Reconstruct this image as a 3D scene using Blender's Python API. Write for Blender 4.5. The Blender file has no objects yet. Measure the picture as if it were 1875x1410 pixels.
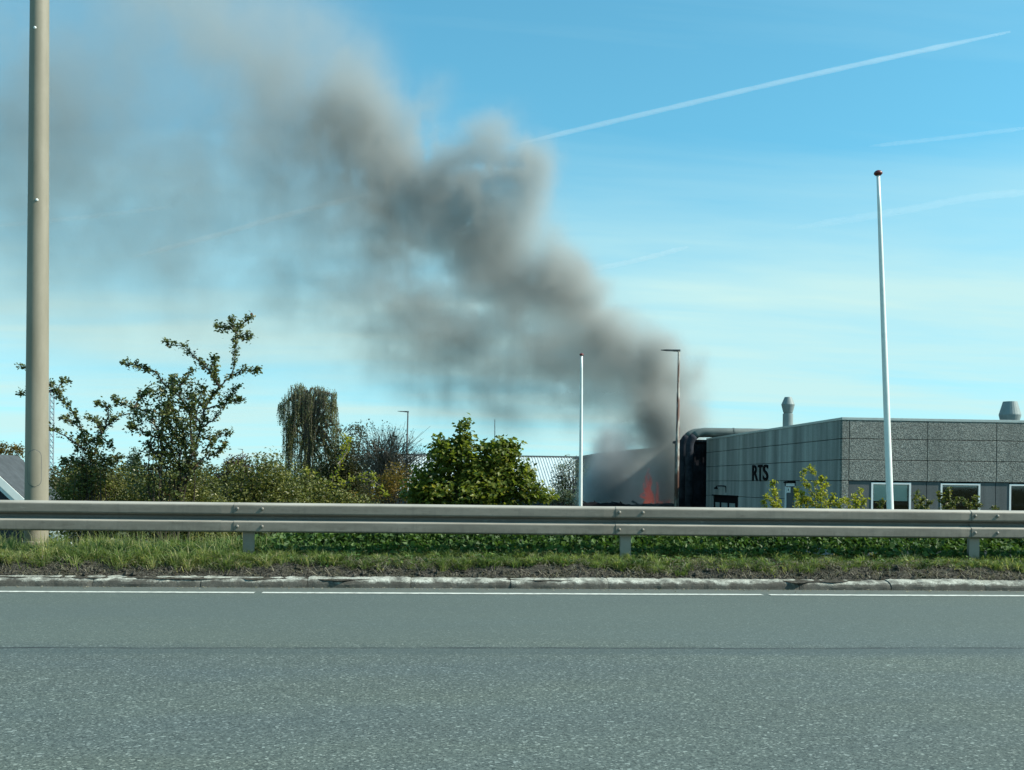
import bpy, math, random
import numpy as np
from mathutils import Vector, Matrix

random.seed(11)
rng = np.random.default_rng(11)
sc = bpy.context.scene
COL = sc.collection

# ------------------------------------------------------------------ camera, sky, sun, exposure
F, CX, CY, W0, H0 = 2000.0, 937.5, 884.0, 1875.0, 1410.0
EYE, YAW, ROLL = 1.052, math.radians(4.4), 0.012
FWD = np.array([math.sin(YAW), math.cos(YAW), 0.0])
R0 = np.array([math.cos(YAW), -math.sin(YAW), 0.0])
UP0 = np.array([0.0, 0.0, 1.0])
RT = R0 * math.cos(ROLL) + UP0 * math.sin(ROLL)
UP = UP0 * math.cos(ROLL) - R0 * math.sin(ROLL)
CAM = np.array([0.0, 0.0, EYE])

cd = bpy.data.cameras.new("camera")
cam = bpy.data.objects.new("camera", cd)
COL.objects.link(cam)
cd.sensor_fit = 'HORIZONTAL'
cd.sensor_width = 36.0
cd.lens = 36.0 * F / W0
cd.shift_y = (CY - H0 / 2) / W0
cd.clip_start = 0.05
cd.clip_end = 40000.0
M = Matrix.Identity(4)
for i in range(3):
    M[i][0], M[i][1], M[i][2], M[i][3] = RT[i], UP[i], -FWD[i], CAM[i]
cam.matrix_world = M
sc.camera = cam

SUN_EL, SUN_AZ = math.radians(38), math.radians(103)      # azimuth clockwise from +Y
world = bpy.data.worlds.new("World")
sc.world = world
world.use_nodes = True
wn, wl = world.node_tree.nodes, world.node_tree.links
bg = wn["Background"]
sky = wn.new("ShaderNodeTexSky")
sky.sky_type = 'NISHITA'
sky.sun_disc = False
sky.sun_elevation = SUN_EL
sky.sun_rotation = SUN_AZ
sky.altitude = 20
sky.air_density = 1.0
sky.dust_density = 0.2
sky.ozone_density = 3.0
tint = wn.new("ShaderNodeMix"); tint.data_type = 'RGBA'; tint.blend_type = 'MULTIPLY'
tint.inputs[0].default_value = 1.0
tint.inputs[7].default_value = (0.52, 1.02, 0.87, 1)
wl.new(sky.outputs[0], tint.inputs[6])
# thin cirrus: noise on a flat layer seen in perspective, the same all over the sky
tc = wn.new("ShaderNodeTexCoord")
sep = wn.new("ShaderNodeSeparateXYZ"); wl.new(tc.outputs['Generated'], sep.inputs[0])
def wmath(op, a, b=None, clamp=False):
    q = wn.new("ShaderNodeMath"); q.operation = op; q.use_clamp = clamp
    for i, s in enumerate((a, b)):
        if s is None: continue
        if isinstance(s, (int, float)): q.inputs[i].default_value = s
        else: wl.new(s, q.inputs[i])
    return q.outputs[0]
zp = wmath('MAXIMUM', sep.outputs[2], 0.0)
sv_ = wn.new("ShaderNodeCombineXYZ")                       # clear air down to the horizon: no yellow rim
wl.new(sep.outputs[0], sv_.inputs[0]); wl.new(sep.outputs[1], sv_.inputs[1])
wl.new(wmath('ADD', wmath('MULTIPLY', zp, 0.82), 0.12), sv_.inputs[2])
nrm = wn.new("ShaderNodeVectorMath"); nrm.operation = 'NORMALIZE'; wl.new(sv_.outputs[0], nrm.inputs[0])
wl.new(nrm.outputs[0], sky.inputs[0])
zc = wmath('ADD', zp, 0.09)
cmb = wn.new("ShaderNodeCombineXYZ")
wl.new(wmath('DIVIDE', sep.outputs[0], zc), cmb.inputs[0])
wl.new(wmath('DIVIDE', sep.outputs[1], zc), cmb.inputs[1])
def cirrus(rot, scale, loc, lo, hi, detail=6, dist=.35):
    cmap = wn.new("ShaderNodeMapping"); wl.new(cmb.outputs[0], cmap.inputs[0])
    cmap.inputs['Rotation'].default_value = (0, 0, math.radians(rot)); cmap.inputs['Scale'].default_value = (*scale, 1); cmap.inputs['Location'].default_value = (*loc, 0)
    cn = wn.new("ShaderNodeTexNoise"); wl.new(cmap.outputs[0], cn.inputs['Vector'])
    cn.inputs['Scale'].default_value = 1.0; cn.inputs['Detail'].default_value = detail; cn.inputs['Roughness'].default_value = 0.56; cn.inputs['Distortion'].default_value = dist
    cr = wn.new("ShaderNodeMapRange"); wl.new(cn.outputs[0], cr.inputs[0])
    cr.inputs[1].default_value = lo; cr.inputs[2].default_value = hi
    return cr.outputs[0]
veil = wmath('MULTIPLY', wmath('DIVIDE', wmath('SUBTRACT', 0.285, zp), 0.11, True), wmath('ADD', wmath('MULTIPLY', cirrus(8, (.42, 1.25), (.7, 1.3), .34, .62), .48), .42))
wisp = wmath('MULTIPLY', cirrus(-20, (.5, 2.2), (3.1, .3), .50, .80), .22)
fac = wmath('ADD', veil, wisp, True)
cm = wn.new("ShaderNodeMix"); cm.data_type = 'RGBA'; cm.blend_type = 'MIX'
wl.new(fac, cm.inputs[0]); wl.new(tint.outputs[2], cm.inputs[6])
cm.inputs[7].default_value = (2.65, 3.85, 3.75, 1)
wl.new(cm.outputs[2], bg.inputs[0])
bg.inputs[1].default_value = 0.14

sl = bpy.data.lights.new("sun", 'SUN')
sl.energy = 4.2
sl.angle = math.radians(0.5)
sl.color = (1.0, 0.95, 0.84)
sun = bpy.data.objects.new("sun", sl)
COL.objects.link(sun)
sd = Vector((math.sin(SUN_AZ) * math.cos(SUN_EL), math.cos(SUN_AZ) * math.cos(SUN_EL), math.sin(SUN_EL)))
sun.rotation_euler = (-sd).to_track_quat('-Z', 'Y').to_euler()
sun.location = (0, 0, 30)

vs = sc.view_settings
vs.view_transform = 'Standard'; vs.look = 'None'; vs.gamma = 1.0; vs.use_curve_mapping = False
vs.exposure = 0.75
sc.render.engine = 'CYCLES'
cy = sc.cycles
cy.max_bounces = 6; cy.diffuse_bounces = 2; cy.glossy_bounces = 3; cy.transmission_bounces = 6
cy.volume_bounces = 1; cy.transparent_max_bounces = 16
cy.use_denoising = True
cy.volume_step_rate = 1.5

# ------------------------------------------------------------------ from the photograph's rays to points in the place
def ray(x, y):
    return FWD * F + RT * (x - CX) - UP * (y - CY)
def at_depth(x, y, Z): return CAM + ray(x, y) * (Z / F)
def at_Y(x, y, Y): r = ray(x, y); return CAM + r * (Y / r[1])
def at_X(x, y, X): r = ray(x, y); return CAM + r * (X / r[0])
def at_z(x, y, z): r = ray(x, y); return CAM + r * ((z - EYE) / r[2])

def smooth(t):
    t = np.clip(t, 0, 1)
    return t * t * (3 - 2 * t)

LAT = rng.random((64, 64, 64)).astype(np.float32)
def vnoise(x, y, z):
    x0 = np.floor(x); y0 = np.floor(y); z0 = np.floor(z)
    fx, fy, fz = x - x0, y - y0, z - z0
    fx = fx * fx * (3 - 2 * fx); fy = fy * fy * (3 - 2 * fy); fz = fz * fz * (3 - 2 * fz)
    i = x0.astype(np.int64) & 63; j = y0.astype(np.int64) & 63; k = z0.astype(np.int64) & 63
    i1, j1, k1 = (i + 1) & 63, (j + 1) & 63, (k + 1) & 63
    def ln(a, b, t): return a + (b - a) * t
    return ln(ln(ln(LAT[i, j, k], LAT[i1, j, k], fx), ln(LAT[i, j1, k], LAT[i1, j1, k], fx), fy),
              ln(ln(LAT[i, j, k1], LAT[i1, j, k1], fx), ln(LAT[i, j1, k1], LAT[i1, j1, k1], fx), fy), fz)
def fbm(x, y, z, octv=4, rough=0.5):
    s, a, t = 0, 1.0, 0
    for o in range(octv):
        s = s + a * vnoise(x * 2 ** o + 17.3 * o, y * 2 ** o + 5.1 * o, z * 2 ** o + 9.7 * o); t += a; a *= rough
    return s / t

# ------------------------------------------------------------------ objects
WL = {}
def setup(o, label=None, cat=None, group=None, kind=None):
    if label: o['label'] = label
    if cat: o['category'] = cat
    if group: o['group'] = group
    if kind: o['kind'] = kind
    return o
def thing(name, label, cat, loc, group=None):
    o = bpy.data.objects.new(name, None)
    o.empty_display_size = 0.2
    COL.objects.link(o)
    o.location = [float(v) for v in loc]
    WL[o] = np.array(loc, dtype=float)
    return setup(o, label, cat, group)
def raw_mesh(name, V, Fa, m=None, var=None, smooth_shade=False):
    V = np.asarray(V, dtype=np.float32)
    me = bpy.data.meshes.new(name)
    me.vertices.add(len(V)); me.vertices.foreach_set('co', V.ravel())
    if isinstance(Fa, np.ndarray):
        k = Fa.shape[1]; n = len(Fa)
        me.loops.add(n * k); me.polygons.add(n)
        me.loops.foreach_set('vertex_index', Fa.astype(np.int32).ravel())
        me.polygons.foreach_set('loop_start', np.arange(0, n * k, k, dtype=np.int32))
    else:
        n = len(Fa)
        tot = sum(len(f) for f in Fa)
        me.loops.add(tot); me.polygons.add(n)
        me.loops.foreach_set('vertex_index', np.array([i for f in Fa for i in f], dtype=np.int32))
        ls = np.cumsum([0] + [len(f) for f in Fa[:-1]]).astype(np.int32)
        me.polygons.foreach_set('loop_start', ls)
    if var is not None:
        a = me.attributes.new('var', 'FLOAT', 'FACE'); a.data.foreach_set('value', np.asarray(var, dtype=np.float32))
    me.polygons.foreach_set('use_smooth', np.full(n, bool(smooth_shade)))
    me.update(calc_edges=True)
    if m: me.materials.append(m)
    return me
def part(name, V, Fa, m, parent=None, var=None, smooth_shade=False, loc=None):
    base = WL[parent] if parent is not None else (np.array(loc, dtype=float) if loc is not None else np.zeros(3))
    me = raw_mesh(name, np.asarray(V, dtype=float) - base, Fa, m, var, smooth_shade)
    o = bpy.data.objects.new(name, me)
    COL.objects.link(o)
    if parent is not None: o.parent = parent
    else: o.location = base
    WL[o] = base
    return o

class MB:
    def __init__(s): s.v = []; s.f = []
    def add(s, V, Fa):
        n = len(s.v)
        s.v += [tuple(map(float, p)) for p in V]; s.f += [tuple(int(i) + n for i in f) for f in Fa]; return s
    def box(s, a, b, bev=0.0):
        x0, y0, z0 = (min(a[i], b[i]) for i in range(3)); x1, y1, z1 = (max(a[i], b[i]) for i in range(3))
        if bev <= 0:
            V = [(x0, y0, z0), (x1, y0, z0), (x1, y1, z0), (x0, y1, z0), (x0, y0, z1), (x1, y0, z1), (x1, y1, z1), (x0, y1, z1)]
            return s.add(V, [(0, 3, 2, 1), (4, 5, 6, 7), (0, 1, 5, 4), (1, 2, 6, 5), (2, 3, 7, 6), (3, 0, 4, 7)])
        V = []; idx = {}
        for sx in (0, 1):
            for sy in (0, 1):
                for sz in (0, 1):
                    c = [(x0, x1)[sx], (y0, y1)[sy], (z0, z1)[sz]]
                    d = [(1, -1)[sx] * bev, (1, -1)[sy] * bev, (1, -1)[sz] * bev]
                    for ax in range(3):
                        p = [c[i] + (0 if i == ax else d[i]) for i in range(3)]
                        idx[(sx, sy, sz, ax)] = len(V); V.append(p)
        Fs = []
        for ax in range(3):
            o1, o2 = [(1, 2), (2, 0), (0, 1)][ax]
            for sgn in (0, 1):
                q = []
                for (u, w) in ((0, 0), (1, 0), (1, 1), (0, 1)):
                    k = [0, 0, 0]; k[ax] = sgn; k[o1] = u; k[o2] = w
                    q.append(idx[(k[0], k[1], k[2], ax)])
                Fs.append(tuple(q if sgn else q[::-1]))
        for ax in range(3):
            o1, o2 = [(1, 2), (2, 0), (0, 1)][ax]
            for u in (0, 1):
                for w in (0, 1):
                    def g(t, which):
                        k = [0, 0, 0]; k[ax] = t; k[o1] = u; k[o2] = w; return idx[(k[0], k[1], k[2], which)]
                    q = (g(0, o1), g(1, o1), g(1, o2), g(0, o2))
                    Fs.append(q if (u == w) else q[::-1])
        for sx in (0, 1):
            for sy in (0, 1):
                for sz in (0, 1):
                    q = tuple(idx[(sx, sy, sz, a)] for a in range(3))
                    Fs.append(q if (sx + sy + sz) % 2 == 1 else q[::-1])
        return s.add(V, Fs)
    def sweep(s, P, R, n=8, cap=True):
        V, Fa = sweep(P, R, n, cap); return s.add(V, Fa)
    def loft(s, rings, closed=True, cap=True):
        n = len(rings[0]); V = [p for r in rings for p in r]; Fs = []
        for k in range(len(rings) - 1):
            for i in range(n if closed else n - 1):
                j = (i + 1) % n
                Fs.append((k * n + i, k * n + j, (k + 1) * n + j, (k + 1) * n + i))
        if cap and closed:
            Fs.append(tuple(range(n - 1, -1, -1))); Fs.append(tuple(range((len(rings) - 1) * n, len(rings) * n)))
        return s.add(V, Fs)
    def build(s, name, m, parent=None, smooth_shade=False, loc=None):
        return part(name, s.v, s.f, m, parent, None, smooth_shade, loc)

def sweep(P, R, n=8, cap=True):
    P = np.asarray(P, dtype=float); k = len(P)
    R = np.full(k, R, dtype=float) if np.isscalar(R) else np.asarray(R, dtype=float)
    T = np.gradient(P, axis=0); T /= np.linalg.norm(T, axis=1)[:, None] + 1e-9
    V = []
    ref = np.array([0, 1.0, 0]) if abs(T[0][1]) < .9 else np.array([1.0, 0, 0])
    a = np.cross(T[0], ref); a /= np.linalg.norm(a)
    ang = np.linspace(0, 2 * np.pi, n, endpoint=False)
    for i in range(k):
        a = a - T[i] * a.dot(T[i]); a /= np.linalg.norm(a) + 1e-9
        b = np.cross(T[i], a)
        V.append(P[i] + R[i] * (np.cos(ang)[:, None] * a + np.sin(ang)[:, None] * b))
    V = np.concatenate(V)
    Fa = []
    for i in range(k - 1):
        for j in range(n):
            q = (j + 1) % n
            Fa.append((i * n + j, i * n + q, (i + 1) * n + q, (i + 1) * n + j))
    if cap:
        Fa.append(tuple(range(n - 1, -1, -1))); Fa.append(tuple(range((k - 1) * n, k * n)))
    return V, Fa
def spline(P, n):
    P = np.asarray(P, dtype=float)
    if len(P) < 3:
        t = np.linspace(0, 1, n)[:, None]; return P[0] * (1 - t) + P[-1] * t
    Q = np.vstack([2 * P[0] - P[1], P, 2 * P[-1] - P[-2]])
    out = []
    for u in np.linspace(0, len(P) - 1 - 1e-6, n):
        i = int(u); t = u - i
        p0, p1, p2, p3 = Q[i:i + 4]
        out.append(0.5 * (2 * p1 + (p2 - p0) * t + (2 * p0 - 5 * p1 + 4 * p2 - p3) * t * t + (3 * p1 - p0 - 3 * p2 + p3) * t ** 3))
    return np.array(out)

# ------------------------------------------------------------------ materials
class NT:
    def __init__(s, name):
        s.m = bpy.data.materials.new(name); s.m.use_nodes = True
        s.t = s.m.node_tree; s.n = s.t.nodes; s.l = s.t.links
        s.b = s.n["Principled BSDF"]; s.o = s.n["Material Output"]
        s.tc = None
    def put(s, sock, v):
        if isinstance(v, (int, float)): sock.default_value = v
        elif isinstance(v, (tuple, list)):
            sock.default_value = tuple(v) if len(v) != 3 or sock.type == 'VECTOR' else (*v, 1)
        elif v is not None: s.l.new(v, sock)
    def pos(s, scale=(1, 1, 1), world=True):
        if world:
            if s.tc is None: s.tc = s.n.new("ShaderNodeNewGeometry")
            src = s.tc.outputs['Position']
        mp = s.n.new("ShaderNodeMapping"); s.l.new(src, mp.inputs[0]); mp.inputs['Scale'].default_value = scale
        return mp.outputs[0]
    def noise(s, vec, scale, detail=4, rough=0.55, dist=0):
        q = s.n.new("ShaderNodeTexNoise"); s.put(q.inputs['Vector'], vec)
        q.inputs['Scale'].default_value = scale; q.inputs['Detail'].default_value = detail
        q.inputs['Roughness'].default_value = rough; q.inputs['Distortion'].default_value = dist
        return q.outputs[0]
    def voro(s, vec, scale, out='Color', feature='F1'):
        q = s.n.new("ShaderNodeTexVoronoi"); s.put(q.inputs['Vector'], vec); q.feature = feature
        q.inputs['Scale'].default_value = scale
        return q.outputs[out]
    def ramp(s, f, stops):
        q = s.n.new("ShaderNodeValToRGB"); s.put(q.inputs[0], f)
        e = q.color_ramp.elements
        while len(e) < len(stops): e.new(0.5)
        for k, (p, c) in enumerate(stops):
            e[k].position = p
            e[k].color = (c, c, c, 1) if isinstance(c, (int, float)) else (*c, 1)
        return q.outputs[0]
    def rng(s, f, a, b, c=0.0, d=1.0):
        q = s.n.new("ShaderNodeMapRange"); s.put(q.inputs[0], f)
        for i, v in enumerate((a, b, c, d)): q.inputs[i + 1].default_value = v
        return q.outputs[0]
    def mix(s, f, a, b, mode='MIX'):
        q = s.n.new("ShaderNodeMix"); q.data_type = 'RGBA'; q.blend_type = mode
        s.put(q.inputs[0], f); s.put(q.inputs[6], a); s.put(q.inputs[7], b)
        return q.outputs[2]
    def math(s, op, a, b=0.0):
        q = s.n.new("ShaderNodeMath"); q.operation = op; s.put(q.inputs[0], a); s.put(q.inputs[1], b)
        return q.outputs[0]
    def xyz(s, vec=None):
        q = s.n.new("ShaderNodeSeparateXYZ"); s.l.new(vec if vec is not None else s.pos(), q.inputs[0]); return q.outputs
    def attr(s, name):
        q = s.n.new("ShaderNodeAttribute"); q.attribute_name = name; return q.outputs['Fac']
    def bump(s, h, strength=0.4, dist=0.01):
        q = s.n.new("ShaderNodeBump"); s.put(q.inputs['Height'], h)
        q.inputs['Strength'].default_value = strength; q.inputs['Distance'].default_value = dist
        s.l.new(q.outputs[0], s.b.inputs['Normal'])
    def set(s, color=None, rough=None, metal=None, spec=None):
        if color is not None: s.put(s.b.inputs['Base Color'], color)
        if rough is not None: s.put(s.b.inputs['Roughness'], rough)
        if metal is not None: s.put(s.b.inputs['Metallic'], metal)
        if spec is not None: s.put(s.b.inputs['Specular IOR Level'], spec)
        return s.m

def M_asphalt():
    s = NT("asphalt")
    p = s.pos()
    x, y, z = s.xyz(p)
    stone = s.xyz(s.voro(p, 120.0))[0]
    big = s.xyz(s.voro(p, 78.0))[1]
    hue = s.noise(s.pos((.5, 1.4, 1)), .55, 4, .6)
    patch = s.noise(s.pos((.25, 1.0, 1)), 0.9, 5, .6)
    fine = s.noise(p, 60, 3, .7)
    base = s.ramp(stone, [(0.0, (.030, .038, .036)), (.35, (.068, .082, .076)), (.80, (.092, .109, .099)), (.94, (.125, .142, .130)), (1.0, (.23, .25, .23))])
    base = s.mix(s.rng(big, .955, .995, 0, .7), base, (.30, .33, .31))
    base = s.mix(s.rng(hue, .38, .62, 0, .55), base, s.mix(1.0, base, (.93, 1.0, 1.16, 1), 'MULTIPLY'))
    base = s.mix(s.rng(fine, .35, .75, 0, .3), base, (.042, .055, .054))
    base = s.mix(s.rng(patch, .32, .68, 0, .8), base, s.mix(1.0, base, (1.22, 1.20, 1.10, 1), 'MULTIPLY'))
    spot = s.noise(s.pos((.8, 1.6, 1)), 1.7, 6, .65)
    base = s.mix(s.rng(spot, .62, .74, 0, .35), base, (.046, .052, .050))
    wob = s.math('MULTIPLY', s.math('SUBTRACT', s.noise(s.pos((1, 0, 0)), .7, 4), .5), .16)
    yy = s.math('ADD', y, wob)
    dd = s.math('ABSOLUTE', s.math('SUBTRACT', yy, 6.93))
    seam = s.math('MULTIPLY', s.rng(dd, .012, .040, .85, 0), s.rng(s.noise(s.pos((1, 3, 1)), 2.2, 4), .35, .6, .25, 1))
    band = s.math('MULTIPLY', s.rng(s.math('ABSOLUTE', s.math('SUBTRACT', yy, 6.80)), .06, .20, .62, 0), s.rng(patch, .3, .7, .55, 1))
    base = s.mix(band, base, (.050, .068, .072))
    base = s.mix(seam, base, (.018, .022, .024))
    # smoother worn outer lane, dusty gutter by the kerb
    base = s.mix(s.rng(yy, 6.95, 7.4, 0, .55), base, (.086, .106, .096))
    base = s.mix(s.math('MULTIPLY', s.rng(yy, 10.30, 10.55, 0, .75), s.rng(s.noise(p, 6, 5), .35, .6, .4, 1)), base, (.115, .118, .105))
    trk = s.rng(s.math('ABSOLUTE', s.math('SUBTRACT', yy, 8.9)), .1, .7, .25, 0)
    base = s.mix(trk, base, (.082, .100, .092))
    base = s.mix(1.0, base, (1.02, 1.08, 1.03, 1), 'MULTIPLY')
    s.bump(s.math('ADD', stone, s.math('MULTIPLY', fine, .8)), .35, .005)
    return s.set(base, .82, 0, .35)
def M_line():
    s = NT("road_paint")
    p = s.pos()
    w = s.rng(s.noise(p, 14, 6, .65), .44, .66, .05, .65)
    return s.set(s.mix(w, (.66, .68, .60), (.20, .215, .195)), .6)
def M_kerb():
    s = NT("kerb_concrete")
    p = s.pos()
    x, y, z = s.xyz(p)
    n = s.noise(p, 9, 8, .65); f = s.noise(p, 70, 3, .7)
    c = s.ramp(n, [(.32, (.11, .112, .098)), (.46, (.34, .355, .30)), (.60, (.56, .575, .49))])
    c = s.mix(s.rng(f, .40, .58, .6, 0), c, (.11, .108, .09))
    bk = s.math('MULTIPLY', s.rng(y, 10.93, 11.02, 0, 1), s.rng(s.noise(p, 4, 5, .6), .40, .58, 0, .8))
    c = s.mix(bk, c, (.075, .07, .055))
    # lower face: its shade put into the colour, browned with grime
    gr = s.rng(s.math('ADD', z, s.math('MULTIPLY', s.math('SUBTRACT', n, .5), .11)), .050, .083, .90, 0)
    c = s.mix(gr, c, (.060, .056, .046))
    s.bump(s.math('ADD', f, n), .6, .012)
    return s.set(c, .9, 0, .2)
def M_soil():
    s = NT("verge_soil")
    p = s.pos()
    n = s.noise(p, 5, 8, .65); f = s.noise(p, 45, 5, .7)
    c = s.ramp(f, [(.3, (.018, .016, .012)), (.5, (.060, .056, .045)), (.72, (.15, .142, .118))])
    c = s.mix(s.rng(n, .5, .7, 0, .5), c, (.06, .065, .03))
    s.bump(f, .9, .02)
    return s.set(c, .95, 0, .1)
def M_ground():
    s = NT("low_ground")
    p = s.pos()
    n = s.noise(p, .4, 8, .6)
    c = s.ramp(n, [(.35, (.035, .045, .018)), (.55, (.06, .075, .028)), (.7, (.09, .085, .05))])
    s.bump(s.noise(p, 8, 6, .7), .8, .05)
    return s.set(c, .95, 0, .1)
def M_steel(name, c0, c1, rust=0.0, metal=.35, rough=.55):
    s = NT(name)
    p = s.pos()
    n = s.noise(s.pos((.6, 2, 2)), 3.0, 7, .62)
    c = s.mix(s.rng(n, .35, .68), c0, c1)
    f = s.noise(p, 34, 5, .7)
    c = s.mix(s.rng(f, .55, .75, 0, .25), c, tuple(v * .55 for v in c0))
    if rust:
        r = s.rng(s.noise(s.pos((3, 3, .7)), 1.6, 6, .65), .42, .52, 0, rust)
        c = s.mix(r, c, (.075, .030, .018))
    s.bump(f, .12, .004)
    return s.set(c, s.rng(n, .3, .7, rough - .08, rough + .12), metal, .4)
def M_rail():
    s = NT("galvanised_rail")
    p = s.pos()
    x, y, z = s.xyz(p)
    n = s.noise(s.pos((.5, 3, 3)), 2.4, 7, .62); f = s.noise(p, 30, 5, .7)
    st = s.noise(s.pos((9, 1, .5)), 1.6, 5, .6)
    c = s.mix(s.rng(n, .33, .68), (.165, .148, .118), (.235, .215, .175))
    c = s.mix(s.rng(st, .52, .72, 0, .35), c, (.11, .105, .088))
    c = s.mix(s.rng(f, .55, .78, 0, .35), c, (.10, .096, .082))
    # shade of the trough painted in as a darker tone
    tr = s.rng(s.math('ABSOLUTE', s.math('SUBTRACT', z, .661)), .018, .05, .6, 0)
    c = s.mix(tr, c, (.07, .066, .057))
    bl = s.noise(s.pos((1.2, 4, 4)), 5.0, 6, .7)
    c = s.mix(s.rng(bl, .56, .70, 0, .4), c, (.095, .082, .062))
    c = s.mix(s.rng(bl, .30, .42, .35, 0), c, (.31, .295, .25))
    sp = s.math('MULTIPLY', s.rng(z, .50, .60, 1, 0), s.rng(s.noise(s.pos((5, 1, 2)), 3.0, 6, .7), .42, .6, 0, .55))
    c = s.mix(sp, c, (.10, .09, .07))
    # sunlit top lip and lower shoulder: the highlight is put into the colour
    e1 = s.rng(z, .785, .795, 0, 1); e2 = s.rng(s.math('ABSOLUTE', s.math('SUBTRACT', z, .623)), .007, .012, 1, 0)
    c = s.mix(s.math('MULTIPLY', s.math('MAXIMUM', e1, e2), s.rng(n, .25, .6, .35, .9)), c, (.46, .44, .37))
    s.bump(s.math('ADD', f, n), .12, .005)
    return s.set(c, s.rng(n, .3, .7, .5, .68), .15, .4)
def M_pole():
    s = NT("lamp_post_paint")
    n = s.noise(s.pos((2, 2, .5)), 2.0, 7, .65); f = s.noise(s.pos(), 55, 4, .7)
    c = s.mix(s.rng(n, .35, .68), (.20, .182, .130), (.265, .243, .182))
    c = s.mix(s.rng(f, .5, .8, 0, .3), c, (.17, .155, .115))
    s.bump(f, .15, .003)
    return s.set(c, .62, .0, .4)
def M_plain(name, c, rough=.6, metal=0, spec=.4, var=.15, scale=6):
    s = NT(name)
    n = s.noise(s.pos(), scale, 6, .6)
    return s.set(s.mix(s.rng(n, .3, .7), tuple(v * (1 - var) for v in c), tuple(min(1, v * (1 + var)) for v in c)), rough, metal, spec)
def M_aggregate():
    s = NT("exposed_aggregate")
    p = s.pos()
    a = s.xyz(s.voro(p, 52))[0]
    a2 = s.noise(p, 26, 6, .75)
    wst = s.noise(s.pos((2.2, 2.2, .14)), 1.0, 5, .6)
    n = s.noise(p, .9, 6, .6)
    c = s.ramp(a, [(0, (.085, .098, .094)), (.30, (.15, .168, .158)), (.6, (.25, .275, .255)), (1, (.42, .44, .40))])
    c = s.mix(s.rng(a2, .52, .66, 0, .7), c, (.075, .088, .082))
    c = s.mix(s.rng(wst, .50, .68, 0, .38), c, (.085, .098, .092))
    c = s.mix(s.rng(n, .4, .7, 0, .35), c, (.22, .235, .215))
    s.bump(s.math('ADD', a, s.math('MULTIPLY', a2, 2.0)), .8, .025)
    return s.set(c, .9, 0, .2)
def M_concrete(name, c0, c1, streak, sc_=(0, 3.2, .10)):
    s = NT(name)
    p = s.pos()
    n = s.noise(p, 1.3, 7, .62); f = s.noise(p, 28, 4, .7)
    st = s.noise(s.pos(sc_), 1.0, 5, .62)
    c = s.mix(s.rng(f, .35, .65), c0, c1)
    c = s.mix(s.rng(st, .40, .60, streak, 0), c, tuple(v * .34 for v in c0))
    c = s.mix(s.rng(st, .58, .72, 0, streak * .55), c, tuple(v * 1.35 for v in c1))
    c = s.mix(s.rng(n, .5, .72, 0, .3), c, tuple(v * .6 for v in c0))
    s.bump(f, .4, .01)
    return s.set(c, .9, 0, .2)
def M_char_shade(name, c=(.010, .010, .012)):
    s = NT(name)
    n = s.noise(s.pos(), 2.2, 7, .65)
    s.bump(s.noise(s.pos(), 9, 6, .7), .6, .03)
    return s.set(s.mix(s.rng(n, .35, .7), c, tuple(v * 3.2 for v in c)), .95, 0, .1)
def M_glass():
    s = NT("window_glass")
    s.n.remove(s.b)
    tr = s.n.new("ShaderNodeBsdfTransparent"); tr.inputs[0].default_value = (.88, .93, .92, 1)
    gl = s.n.new("ShaderNodeBsdfGlossy"); gl.inputs['Roughness'].default_value = .03
    fr = s.n.new("ShaderNodeFresnel"); fr.inputs[0].default_value = 1.5
    mx = s.n.new("ShaderNodeMixShader")
    s.l.new(fr.outputs[0], mx.inputs[0]); s.l.new(tr.outputs[0], mx.inputs[1]); s.l.new(gl.outputs[0], mx.inputs[2])
    s.l.new(mx.outputs[0], s.o.inputs[0])
    return s.m
def M_leaf(name, stops, trans=.35, rough=.5, tr_gain=1.5, spec=.35):
    s = NT(name)
    c = s.ramp(s.attr('var'), stops)
    s.set(c, rough, 0, spec)
    t = s.n.new("ShaderNodeBsdfTranslucent")
    s.l.new(s.mix(1.0, c, (tr_gain, tr_gain * 1.05, tr_gain * .55, 1), 'MULTIPLY'), t.inputs[0])
    mx = s.n.new("ShaderNodeMixShader"); mx.inputs[0].default_value = trans
    s.l.new(s.b.outputs[0], mx.inputs[1]); s.l.new(t.outputs[0], mx.inputs[2]); s.l.new(mx.outputs[0], s.o.inputs[0])
    return s.m
def M_bark(name="bark", c=(.055, .045, .035)):
    s = NT(name)
    n = s.noise(s.pos((1, 1, .3)), 14, 6, .65)
    s.bump(n, .6, .01)
    return s.set(s.mix(s.rng(n, .35, .7), tuple(v * .5 for v in c), tuple(v * 1.7 for v in c)), .9, 0, .15)

mt = {}
mt['asphalt'] = M_asphalt(); mt['line'] = M_line(); mt['kerb'] = M_kerb(); mt['soil'] = M_soil(); mt['ground'] = M_ground()
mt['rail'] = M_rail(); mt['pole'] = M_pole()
mt['bolt'] = M_steel("bolt_steel", (.15, .145, .12), (.24, .23, .20))
mt['post'] = M_steel("post_steel", (.20, .185, .15), (.28, .265, .22))
mt['white'] = M_plain("white_paint", (.74, .78, .74), .4, 0, .5, .06)
mt['mast'] = M_plain("mast_steel", (.30, .35, .38), .5, .2)
mt['redcap'] = M_plain("red_finial", (.14, .03, .028), .35)
mt['rustpole'] = M_steel("rusted_lamp_post", (.20, .21, .19), (.34, .34, .29), .95, .2, .6)
mt['darkmetal'] = M_plain("dark_metal", (.07, .08, .08), .5, .3)
mt['aggr'] = M_aggregate()
mt['side'] = M_concrete("weathered_side_concrete", (.30, .315, .295), (.40, .42, .395), .62, (0, 1.15, .07))
mt['pier'] = M_concrete("smooth_grey_concrete", (.100, .112, .114), (.132, .146, .147), .25, (3.0, 3.0, .2))
mt['flash'] = M_plain("roof_flashing", (.42, .47, .45), .45, .3, .4, .1)
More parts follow.
